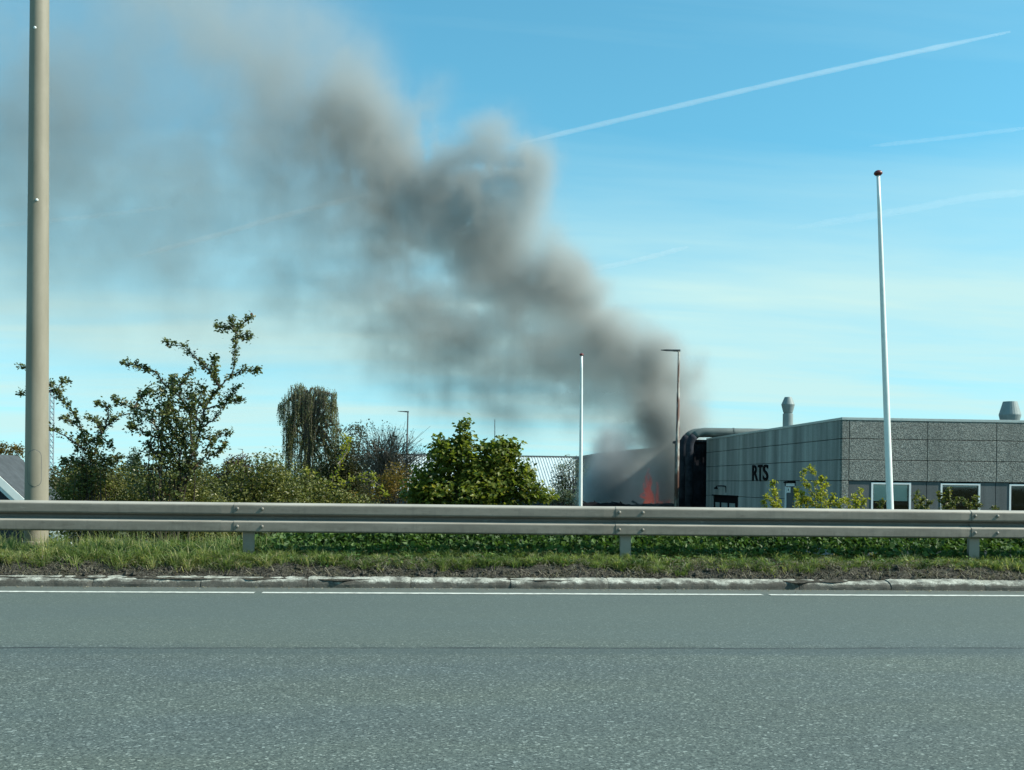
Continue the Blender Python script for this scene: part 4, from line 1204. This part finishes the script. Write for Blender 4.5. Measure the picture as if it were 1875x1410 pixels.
# yellow-green shrubs at the foot of the building
groups = [
    ('yellow green sprigs rising left of the glazed entrance', (1415, 1000), [z5(p) for p in ([(1040, 1700), (1010, 1280), (1000, 1150), (985, 1050)], [(1030, 1650), (1000, 1280), (920, 1180)], [(1050, 1500), (1060, 1260), (1010, 1130)], [(1000, 1500), (900, 1290), (895, 1240)])]),
    ('tallest yellow green shrub near the building corner', (1495, 1000), [z5(p) for p in ([(1480, 1700), (1450, 1290), (1400, 1150), (1330, 1050), (1290, 960), (1320, 910)], [(1470, 1500), (1440, 1250), (1440, 1050), (1410, 930), (1372, 880)], [(1480, 1450), (1480, 1250), (1500, 1100), (1545, 1050)], [(1490, 1150), (1500, 1050), (1495, 980)], [(1300, 1600), (1230, 1280), (1240, 1180), (1230, 1110)], [(1310, 1600), (1290, 1280), (1290, 1145)], [(1500, 1500), (1500, 1290), (1620, 1270), (1725, 1225)], [(1520, 1500), (1580, 1250), (1610, 1170)], [(1450, 1300), (1380, 1230), (1350, 1200)], [(1560, 1500), (1540, 1280), (1520, 1160)], [(1350, 1500), (1340, 1290), (1335, 1220)])]),
    ('yellow green sprigs left of the window with the blind', (1568, 1000), [z6(p) for p in ([(180, 1600), (200, 1250), (250, 1150), (248, 1080)], [(180, 1500), (190, 1250), (185, 1140)], [(120, 1500), (120, 1250), (95, 1160)], [(220, 1400), (270, 1230), (285, 1190)], [(60, 1500), (40, 1260), (30, 1215)])]),
    ('green sprigs right of the window with the blind', (1685, 1000), [z6(p) for p in ([(860, 1600), (850, 1250), (820, 1150), (818, 1105)], [(870, 1500), (900, 1260), (935, 1200)], [(840, 1500), (860, 1240), (870, 1170)], [(800, 1500), (800, 1250), (790, 1160)])]),
    ('single small green sprig in front of the window with the blind', (1614, 1000), [z6([(460, 1600), (450, 1260), (455, 1190)])]),
    ('green leafy sprigs before the dark middle window', (1745, 1000), [z6(p) for p in ([(1110, 1600), (1100, 1250), (1110, 1150), (1132, 1070)], [(1120, 1500), (1110, 1260), (1210, 1190), (1262, 1175)], [(1080, 1500), (1060, 1250), (1030, 1100)], [(1330, 1500), (1340, 1250), (1290, 1205)], [(1350, 1500), (1370, 1250), (1395, 1155)], [(1340, 1500), (1400, 1260), (1430, 1230)], [(1500, 1600), (1560, 1300), (1580, 1255)], [(1100, 1500), (1150, 1270), (1170, 1215)])]),
]
for i, (lb_, bp, lines) in enumerate(groups):
    sprays('leafy_shrub', lb_, 'shrub', bp, 15.0 + .4 * (i % 3), lines, mt['L_yellow'] if i < 3 else mt['L_hedge'], mt['twig'], .042, 210, .042, .009, .12, group='shrubs before the building')

# ------------------------------------------------------------------ ivy, grass, straw on the verge
n = 34000
xv = rng.uniform(-3.2, 11, n); t = rng.random(n)
left_fade = smooth((xv + 2.6) / 1.6)
top = .30 + .14 * fbm(xv * 1.3, xv * 0, xv * 0 + 8, 3)
yv = 11.62 + rng.random(n) ** .9 * 1.55
hump = np.sin(np.clip((yv - 11.5) / .95, 0, 1) * math.pi / 2)
lump = fbm(xv * 3, yv * 3, xv * 0 + 4, 3)
zv = ground_z(xv, yv) + (top * hump * (.55 + .75 * lump)) * (.25 + .75 * t ** .5) * (.3 + .7 * left_fade)
keep = rng.random(n) < (.12 + .88 * left_fade)
P = np.stack([xv, yv, zv], 1)[keep]
var = np.clip(.6 * fbm(P[:, 0] * 2.5, P[:, 1] * 2.5, P[:, 2] * 2, 3) ** 1.2 + .5 * rng.random(len(P)) - .05, 0, 1)
iv = leaf_obj('ivy', P, .062, mt['L_ivy'], None, var, up=.25, elong=1.15, fold=.18)
setup(iv, 'dark glossy ivy spreading behind the crash barrier', 'ivy', kind='stuff')
# undergrowth on the slope behind so nothing is bare
n = 9000
xv = rng.uniform(-9, 13, n); yv = rng.uniform(12.9, 17.5, n)
P = np.stack([xv, yv, ground_z(xv, yv) + rng.random(n) ** 1.5 * .22], 1)
ug = leaf_obj('undergrowth', P, .08, mt['L_hedge'], None, up=.5); setup(ug, 'low green undergrowth on the slope behind the barrier', 'undergrowth', kind='stuff')

def blades(P, h, w, lean, curl=.5, a=None):
    n = len(P)
    a = rng.random(n) * 6.283 if a is None else a
    d = np.stack([np.cos(a), np.sin(a), np.zeros(n)], 1)
    side = np.stack([-np.sin(a), np.cos(a), np.zeros(n)], 1)
    tw = rng.normal(0, .6, n); side = side * np.cos(tw)[:, None] + d * np.sin(tw)[:, None]
    h = h[:, None]; w = (w * np.ones(n))[:, None]; lean = lean[:, None]
    m1 = P + d * h * lean * .35 + [0, 0, 1] * h * .55
    tp = P + d * h * lean * (1 + curl) + [0, 0, 1] * h * (1 - .35 * lean)
    V = np.stack([P - side * w, P + side * w, m1 - side * w * .8, m1 + side * w * .8, tp], 1).reshape(-1, 3)
    k = np.arange(n)[:, None] * 5
    Fa = np.concatenate([k + [0, 1, 3], k + [0, 3, 2], k + [2, 3, 4]], 1).reshape(-1, 3)
    return V, Fa
def grass_edge(x): return 11.06 + .30 * fbm(x * .9, x * 0 + 2, x * 0, 4) + .14 * (fbm(x * 5, x * 0 + 9, x * 0, 3) - .5)
# short base layer
n = 95000
xv = np.concatenate([rng.uniform(-6.2, 8.2, int(n * .86)), rng.uniform(-11, 13, n - int(n * .86))])
yv = 11.06 + rng.random(n) ** .9 * 1.33
tuft = fbm(xv * 3.2, yv * 3.2, xv * 0 + 6, 3)
keep = rng.random(n) < smooth((yv - grass_edge(xv)) / .10 + .12) * np.clip((tuft - .34) * 4.5, .06, 1)
xv, yv, tuft = xv[keep], yv[keep], tuft[keep]; n = len(xv)
lf = smooth((-xv - .6) / 2.0)                     # taller, yellower grass towards the lamp post
hb = .025 + .04 * rng.random(n) + .05 * lf * rng.random(n)
P = np.stack([xv, yv, ground_z(xv, yv) - .012], 1)
V, Fa = blades(P, hb, .0028 + .0018 * rng.random(n), np.clip(rng.normal(.8, .45, n), .05, 1.8))
var = np.clip(.5 * rng.random(n) + .38 * tuft + .12 * lf * rng.random(n) + (rng.random(n) < .08) * .35, 0, 1)
# tussocks of longer arching blades
nt2 = 1500
tx = rng.uniform(-7.5, 9.5, nt2); ty = grass_edge(tx) + rng.random(nt2) ** 1.25 * (11.75 + .6 * smooth((-tx - .6) / 2.0) - grass_edge(tx))
tl2 = smooth((-tx - .6) / 2.0)
tsz = (.038 + .055 * rng.random(nt2) ** 1.8) * (1 + .85 * tl2)
kk = 46
bx_ = np.repeat(tx, kk); by_ = np.repeat(ty, kk); bs2 = np.repeat(tsz, kk)
r_ = np.abs(rng.normal(0, .35, nt2 * kk)) * bs2; ang = rng.random(nt2 * kk) * 6.283
P2 = np.stack([bx_ + r_ * np.cos(ang), by_ + r_ * np.sin(ang), 0 * bx_], 1); P2[:, 2] = ground_z(P2[:, 0], P2[:, 1]) - .01
h2 = bs2 * rng.uniform(.6, 1.6, len(bs2)); l2 = np.clip(.25 + r_ / bs2 * 1.2 + rng.normal(0, .25, len(bs2)), .05, 1.7)
V2, Fa2 = blades(P2, h2, .0030 + .0022 * rng.random(len(bs2)), l2, .6, ang + rng.normal(0, .5, len(bs2)))
v2_ = np.clip(np.repeat(rng.random(nt2) * .65, kk) + .35 * rng.random(len(bs2)) + np.repeat(tl2 * .12, kk) + (rng.random(len(bs2)) < .10) * .4, 0, 1)
Fa = np.concatenate([Fa, Fa2 + len(V)]); V = np.concatenate([V, V2]); var = np.concatenate([var, v2_])
gs = part('grass', V, Fa, mt['L_grass'], None, np.repeat(var, 3)); setup(gs, 'rough green roadside grass under the crash barrier', 'grass', kind='stuff')
# broad-leaved weeds among the grass
nw = 260
wx_ = rng.uniform(-6.2, 8.2, nw); wy_ = rng.uniform(11.25, 12.1, nw)
C = np.stack([wx_, wy_, ground_z(wx_, wy_) + .03], 1); P = np.repeat(C, 16, 0) + rng.normal(0, 1, (nw * 16, 3)) * [.055, .05, .025]
P[:, 2] = np.maximum(P[:, 2], ground_z(P[:, 0], P[:, 1]) + .012)
wd_ = leaf_obj('weeds', P, .042, mt['L_ivy'], None, np.clip(np.repeat(rng.random(nw), 16) * .6 + .4 * rng.random(nw * 16) + .1, 0, 1), up=.9, elong=1.5); setup(wd_, 'broad leaved weeds scattered through the verge grass', 'weeds', kind='stuff')
# tall stalks by the lamp post
n = 1500
xv = np.concatenate([rng.uniform(-6, -1.6, 1150), rng.uniform(-1.6, 8, 350)]); yv = rng.uniform(11.6, 12.6, n)
P = np.stack([xv, yv, ground_z(xv, yv)], 1)
V, Fa = blades(P, rng.uniform(.12, .34, n), .0022, np.clip(rng.normal(.25, .2, n), 0, .8))
st_ = part('grass', V, Fa, mt['L_grass'], None, np.repeat(np.clip(rng.normal(.75, .2, n), 0, 1), 3)); setup(st_, 'tall seeding grass stalks around the foot of the beige lamp post', 'grass', kind='stuff')
# dry straw and dead roots over the bare soil by the kerb
n = 9000
xv = rng.uniform(-8, 10, n); yv = 11.0 + rng.random(n) * .45
tq = fbm(xv * 4, yv * 4, xv * 0 + 3, 3); k = rng.random(n) < np.clip((tq - .35) * 4, .08, 1); xv, yv = xv[k], yv[k]; n = len(xv)
P = np.stack([xv, yv, ground_z(xv, yv) + (fbm(xv * 5, yv * 5, xv * 0 + 2.2, 5, .6) - .5) * .11 + .004], 1)
V, Fa = blades(P, rng.uniform(.03, .11, n), .0026, rng.uniform(1.5, 2.5, n), .6)
sw_ = part('straw', V, Fa, mt['L_straw'], None, np.repeat(rng.random(n), 3)); setup(sw_, 'dry straw and dead roots on the bare soil behind the kerb', 'straw', kind='stuff')
# clods and crumbs of soil along the kerb, partly spilling on to it
n = 5200
xv = rng.uniform(-8, 10, n); yv = 10.99 + np.abs(rng.normal(0, .14, n)); sz = rng.uniform(.004, .016, n) * (1 + 1.2 * (rng.random(n) < .08))
zg = np.where(yv < 11.03, .097, ground_z(xv, yv) + (fbm(xv * 5, yv * 5, xv * 0 + 2.2, 5, .6) - .5) * .11 * smooth((yv - 10.98) / .12))
oc = np.array([(1, 0, 0), (0, 1, 0), (-1, 0, 0), (0, -1, 0), (0, 0, .8), (0, 0, -.8)])
V = (np.stack([xv, yv, zg + sz * .3], 1)[:, None, :] + (oc[None] * (1 + rng.normal(0, .25, (n, 6, 3)))) * sz[:, None, None]).reshape(-1, 3)
fo = np.array([(0, 1, 4), (1, 2, 4), (2, 3, 4), (3, 0, 4), (1, 0, 5), (2, 1, 5), (3, 2, 5), (0, 3, 5)])
Fa = (np.arange(n)[:, None, None] * 6 + fo[None]).reshape(-1, 3)
dk = part('dirt', V, Fa, mt['soil']); setup(dk, 'crumbs of dark soil strewn along the back of the kerb', 'soil', kind='stuff')
# leaf litter and grit in the gutter
n = 700
xv = rng.uniform(-6, 8, n); yv = 10.79 - np.abs(rng.normal(0, .10, n))
gl_ = leaf_obj('litter', np.stack([xv, yv, np.full(n, .008)], 1), .022, mt['L_straw'], None, up=3.0, elong=1.6); setup(gl_, 'dry leaf litter and grit in the gutter', 'litter', kind='stuff')

# ------------------------------------------------------------------ fire
def M_flame():
    s = NT("flame")
    x, y, z = s.xyz()
    c = s.ramp(s.rng(s.math('ADD', z, s.math('MULTIPLY', s.noise(s.pos(), 3.0, 4), .6)), .2, 2.2), [(0, (1.0, .22, .07)), (.35, (.85, .10, .05)), (1, (.5, .06, .04))])
    s.put(s.b.inputs['Emission Color'], c); s.b.inputs['Emission Strength'].default_value = .28
    return s.set((.02, .01, .01), 1.0, 0, 0)
mf = M_flame()
fp = at_depth(1195, 918, 49.2)
fi = thing('fire', 'red orange flames glowing inside the smoke', 'fire', fp)
for (px, yb, yt_, w, Z) in ((1190, 922, 868, 9, 49.9), (1197, 922, 858, 7, 49.9), (1185, 922, 885, 7, 49.9), (1203, 922, 884, 6, 49.9), (1226, 925, 914, 5, 49.9), (1234, 925, 917, 4, 49.9), (1212, 925, 917, 4, 49.9), (1178, 922, 903, 6, 49.9)):
    b = at_depth(px, yb, Z); t_ = at_depth(px + rng.normal(0, 3), yt_, Z); s_ = Z / F
    pts = spline([b, b * .6 + t_ * .4 + [rng.normal(0, .12), 0, 0], b * .25 + t_ * .75 + [rng.normal(0, .10), 0, 0], t_], 10)
    R = np.array([.5, .9, 1, .95, .85, .7, .52, .36, .2, .04]) * w / 2 * s_
    V, Fa = sweep(pts, R, 9); V = V + rng.normal(0, .025, V.shape)
    part('flame', V, Fa, mf, fi, None, True)

# ------------------------------------------------------------------ smoke: density worked out on a grid, turned into a volume
def smoke_volume(name, label, blobs, box_px, Y0, half, vox, mat, seed, warp, nfreq, contrast, thin, thick, grow=1.18):
    xa = float(at_Y(box_px[0], 880, Y0)[0]); xb = float(at_Y(box_px[2], 880, Y0)[0])
    zb_ = float(at_Y(900, box_px[3], Y0)[2]); zt_ = float(at_Y(900, box_px[1], Y0)[2])
    mn = np.array([xa, Y0 - half, zb_]); mx = np.array([xb, Y0 + half, zt_])
    res = np.maximum(8, ((mx - mn) / vox).astype(int))
    g = [np.linspace(mn[i], mx[i], res[i], dtype=np.float32) for i in range(3)]
    Zg, Yg, Xg = np.meshgrid(g[2], g[1], g[0], indexing='ij')
    Xf, Yf, Zf = Xg.ravel(), Yg.ravel(), Zg.ravel()
    def field(X, Y, Z, blobs):
        D = np.zeros(len(X), dtype=np.float32)
        r2 = np.random.default_rng(seed)
        for bl in blobs:
            px, py, r, st = bl[:4]; sq = bl[4] if len(bl) > 4 else 1.0
            oy = r2.normal(0, .5) + (bl[5] if len(bl) > 5 else 0)
            c = at_Y(px, py, Y0); R = r * grow * Y0 / F
            ry = R * sq
            q = ((X - c[0]) ** 2 + (Z - c[2]) ** 2) / R ** 2 + (Y - Y0 - oy) ** 2 / ry ** 2
            mk = q < 6
            D[mk] += (st / ry * .6) * np.exp(-q[mk] * 1.15)
        return D
    strong = [b_ for b_ in blobs if b_[3] >= .8]; soft = [b_ for b_ in blobs if b_[3] < .8]
    base = field(Xf, Yf, Zf, blobs)
    act = np.nonzero(base > .001)[0]
    Xa, Ya, Za = Xf[act], Yf[act], Zf[act]
    w1 = fbm(Xa * .30 + 11, Ya * .30, Za * .30, 3) - .5; w2 = fbm(Xa * .30 + 31, Ya * .30 + 7, Za * .30, 3) - .5; w3 = fbm(Xa * .30, Ya * .30 + 3, Za * .30 + 19, 3) - .5
    v1 = fbm(Xa * 1.0 + 11, Ya * 1.0, Za * 1.0, 4, .6) - .5; v2 = fbm(Xa * 1.0 + 31, Ya * 1.0, Za * 1.0 + 4, 4, .6) - .5
    Xw = Xa + w1 * warp + v1 * warp * .28; Yw = Ya + w2 * warp; Zw_ = Za + w3 * warp + v2 * warp * .28
    wf = .30 + .70 * smooth((Za - 1.5) / 9.0)
    Xw = Xa + (Xw - Xa) * wf; Zw_ = Za + (Zw_ - Za) * wf
    nz = fbm(Xw * nfreq, Yw * nfreq, Zw_ * nfreq, 5, .6)
    bl_ = 0; am_ = 1.0; tt = 0
    for o_ in range(4):                                     # rounded, ragged billows
        f_ = .85 * 2 ** o_
        bl_ = bl_ + am_ * np.abs(2 * vnoise(Xa * f_ + w1 * 1.5 + 3.1 * o_, Ya * f_ + 1.7 * o_, Za * f_ + w3 * 1.5 + 8.3 * o_) - 1); tt += am_; am_ *= .6
    bl_ = bl_ / tt                                          # about .4 on average
    D = field(Xw, Yw, Zw_, soft) * np.clip((nz - .5) * contrast + .72 + (.42 - bl_) * 1.6, 0, 2.2) * thin
    Dc = field(Xw, Yw, Zw_, strong)
    q = 1 - np.exp(-Dc * 1.6)
    D += np.minimum(Dc, 2.2) * thick * (.12 + .88 * smooth((q + (.42 - bl_) * 1.9 + (nz - .5) * 1.2 - .24) / .40))
    # fade at the faces of the box
    fx = np.minimum(Xa - mn[0], mx[0] - Xa); fy = np.minimum(Ya - mn[1], mx[1] - Ya); fz = mx[2] - Za
    D *= np.clip(fx / .8, 0, 1) * np.clip(fy / .8, 0, 1) * np.clip(fz / .8, 0, 1)
    full = np.zeros(len(Xf), dtype=np.float32); full[act] = D
    me = bpy.data.meshes.new(name); me.vertices.add(len(full))
    a = me.attributes.new('smoke_density', 'FLOAT', 'POINT'); a.data.foreach_set('value', full)
    # the sample points sit where the smoke is
    me.vertices.foreach_set('co', np.stack([Xf, Yf, Zf], 1).astype(np.float32).ravel())
    me.materials.append(mat)
    o = bpy.data.objects.new(name, me); COL.objects.link(o)
    setup(o, label, 'smoke', kind='stuff')
    ng = bpy.data.node_groups.new(name, "GeometryNodeTree")
    ng.interface.new_socket("Geometry", in_out='INPUT', socket_type='NodeSocketGeometry')
    ng.interface.new_socket("Geometry", in_out='OUTPUT', socket_type='NodeSocketGeometry')
    N, L = ng.nodes, ng.links
    gi, go = N.new("NodeGroupInput"), N.new("NodeGroupOutput")
    vc = N.new("GeometryNodeVolumeCube"); vc.inputs['Min'].default_value = mn.tolist(); vc.inputs['Max'].default_value = mx.tolist()
    for i, k in enumerate('XYZ'): vc.inputs['Resolution ' + k].default_value = int(res[i])
    si = N.new("GeometryNodeSampleIndex"); si.data_type = 'FLOAT'; si.domain = 'POINT'; si.clamp = True
    na = N.new("GeometryNodeInputNamedAttribute"); na.data_type = 'FLOAT'; na.inputs['Name'].default_value = 'smoke_density'
    ps = N.new("GeometryNodeInputPosition"); sx = N.new("ShaderNodeSeparateXYZ"); L.new(ps.outputs[0], sx.inputs[0])
    def fm(op, a, b):
        q = N.new("ShaderNodeMath"); q.operation = op
        for i, s in enumerate((a, b)):
            if isinstance(s, (int, float)): q.inputs[i].default_value = s
            else: L.new(s, q.inputs[i])
        return q.outputs[0]
    def im(op, a, b):
        q = N.new("FunctionNodeIntegerMath"); q.operation = op
        for i, s in enumerate((a, b)):
            if isinstance(s, int): q.inputs[i].default_value = s
            else: L.new(s, q.inputs[i])
        return q.outputs[0]
    ii = [fm('ROUND', fm('MULTIPLY', fm('SUBTRACT', sx.outputs[i], float(mn[i])), float((res[i] - 1) / (mx[i] - mn[i]))), 0.0) for i in range(3)]
    idx = im('ADD', ii[0], im('MULTIPLY', int(res[0]), im('ADD', ii[1], im('MULTIPLY', int(res[1]), ii[2]))))
    L.new(gi.outputs[0], si.inputs['Geometry']); L.new(na.outputs[0], si.inputs['Value']); L.new(idx, si.inputs['Index'])
    L.new(si.outputs[0], vc.inputs['Density'])
    sm = N.new("GeometryNodeSetMaterial"); sm.inputs['Material'].default_value = mat
    L.new(vc.outputs[0], sm.inputs[0]); L.new(sm.outputs[0], go.inputs[0])
    md = o.modifiers.new("volume", "NODES"); md.node_group = ng
    return o
def M_smoke(name, col, dens, aniso=.2):
    m = bpy.data.materials.new(name); m.use_nodes = True; t = m.node_tree; t.nodes.clear()
    o = t.nodes.new("ShaderNodeOutputMaterial"); v = t.nodes.new("ShaderNodeVolumePrincipled")
    v.inputs['Density'].default_value = dens; v.inputs['Color'].default_value = (*col, 1); v.inputs['Anisotropy'].default_value = aniso
    t.links.new(v.outputs[0], o.inputs['Volume'])
    return m
plume = [
    (1208, 885, 26, 2.2, 1.0, -1.6), (1188, 912, 22, 1.2, 1.0, -1.6), (1216, 845, 26, 2.2, 1.0, -1.4), (1210, 805, 28, 2.0, 1.0, -1.2), (1245, 900, 24, 2.6, 1.0, -1.8), (1200, 765, 26, 1.6, 1.0, -1.0), (1172, 760, 30, .9), (1165, 800, 30, .8), (1172, 885, 30, .79, 1.0, -2.2), (1150, 900, 28, .7, 1.0, -2.4), (1160, 850, 30, .75, 1.0, -2.0), (1185, 830, 30, .79, 1.0, -1.6),
    (1228, 905, 26, 5.0, 1.7), (1240, 862, 26, 5.0, 1.9), (1238, 820, 28, 5.0, 2.0), (1226, 785, 32, 5.4, 2.0), (1214, 752, 34, 5.0, 1.8), (1206, 715, 34, 3.2), (1203, 680, 34, 3.0), (1190, 645, 24, 1.4), (1222, 640, 16, .8),
    (1160, 662, 36, 1.7), (1125, 648, 42, 1.9), (1095, 610, 42, 2.0), (1070, 570, 40, 2.1), (1045, 530, 38, 2.2), (1060, 495, 22, 1.2), (1005, 512, 42, 2.2), (955, 500, 44, 2.3), (905, 488, 38, 1.9), (870, 520, 30, 1.0),
    (930, 420, 46, 1.6), (950, 340, 46, 1.7), (965, 300, 34, 1.3), (905, 290, 48, 1.8), (850, 385, 52, 2.2), (835, 310, 48, 1.9), (870, 445, 44, 2.0), (785, 345, 46, 1.6), (745, 285, 46, 1.5), (690, 245, 52, 1.15), (640, 215, 50, .78), (770, 225, 34, .8), (800, 175, 26, .35),
    (700, 305, 70, .95), (650, 255, 70, .85), (775, 410, 60, .95), (735, 365, 66, .85), (600, 235, 75, .38), (560, 170, 80, .26), (640, 150, 60, .25), (700, 460, 60, .5), (760, 530, 60, .55), (820, 600, 55, .45), (660, 540, 60, .35), (980, 380, 34, .9), (900, 250, 30, .85), (1010, 470, 30, .9),
    (700, 370, 44, .7), (735, 470, 42, .6), (770, 560, 46, .6), (700, 620, 55, .35), (690, 420, 60, .4), (640, 320, 60, .6),
    (1000, 620, 56, .78), (975, 690, 52, .78), (1035, 690, 46, .95), (900, 650, 66, .50), (820, 640, 76, .38), (880, 730, 50, .40), (800, 720, 46, .40), (940, 760, 40, .45), (940, 590, 50, .6), (860, 580, 50, .6), (740, 640, 60, .3), (1060, 750, 34, .5), (1090, 690, 40, 1.2), (1120, 740, 40, 1.0), (1060, 640, 40, 1.1), (1150, 720, 34, 1.0),
    (1262, 700, 26, .7), (1268, 745, 22, .6), (1262, 660, 20, .45), (1255, 790, 20, 1.2), (1270, 850, 18, 1.0), (1258, 890, 22, 2.2),
    (380, 40, 110, .55, 1.6), (480, 110, 90, .40, 1.6), (560, 150, 90, .40, 1.6), (250, 140, 90, .35, 1.6), (400, 300, 130, .42, 1.5), (150, 300, 110, .55, 1.6), (40, 150, 110, .62, 1.6), (50, 380, 110, .40, 1.6), (300, 390, 110, .38, 1.6), (120, 210, 90, .4, 1.6),
    (545, 530, 52, .50), (480, 260, 90, .40, 1.5), (600, 430, 90, .45), (540, 330, 90, .45), (250, 540, 130, .22, 1.4), (640, 600, 80, .25), (720, 680, 50, .22), (20, 500, 90, .22, 1.5), (450, 600, 90, .15), (360, 480, 110, .2), (620, 100, 60, .25),
    (-60, 260, 100, .5, 1.5), (280, -50, 120, .5, 1.5),
]
smoke_volume('smoke', 'dark grey smoke plume drifting from the fire across the sky', plume, (-150, -110, 1330, 935), 50.0, 6.6, .165, M_smoke("dark_smoke", (.665, .69, .66), 1.0), 5, 2.1, .55, 2.6, 1.45, .92)
pale = [(1105, 862, 30, 1.3), (1108, 905, 32, 1.6), (1118, 840, 28, 1.0), (1090, 885, 22, .9), (1085, 915, 20, 1.0), (1125, 885, 26, .9), (1115, 805, 24, .5), (1130, 815, 26, .5), (1140, 915, 20, .5)]
smoke_volume('smoke', 'pale low smoke rolling over the burning yard', pale, (1030, 690, 1260, 940), 49.4, 2.6, .17, M_smoke("pale_smoke", (.80, .85, .86), 1.9), 9, 1.0, .8, 1.6, 1.5, 1.2)

# ------------------------------------------------------------------ contrails, very far and high
def contrail(label, pts, w, dens, Z=6000.0):
    P = spline([at_depth(x, y, Z) for x, y in pts], 40)
    R = np.array([w / 2 * Z / F * (1 + .07 * math.sin(i * 1.7) + .05 * math.sin(i * 3.1 + w)) * min(1, .25 + i / 6, .45 + (39 - i) / 9) for i in range(40)])
    V, Fa = sweep(P, R, 10)
    m = M_smoke("ice_trail", (.97, .99, 1.0), dens / (w * Z / F), .3)
    o = part('contrail', V, Fa, m, None, None, True)
    setup(o, label, 'contrail', 'contrails', 'thing')
    return o
contrail('long bright contrail climbing to the upper right of the sky', [(930, 268), (1200, 204), (1500, 134), (1850, 58)], 10, .30)
contrail('contrail seen faintly through the smoke', [(240, 472), (400, 430), (520, 395), (690, 352)], 11, .38)
contrail('faint short contrail right of the leaning flagpole top', [(1590, 268), (1720, 254), (1900, 232)], 8, .10)
contrail('faint wispy contrail beside the leaning flagpole', [(1450, 418), (1640, 388), (1780, 362), (1900, 350)], 15, .11)
contrail('faint low contrail just right of the smoke plume', [(1080, 494), (1160, 478), (1260, 452)], 10, .2)
contrail('faint contrail behind the beige lamp post', [(-20, 415), (150, 398), (320, 378)], 9, .2)
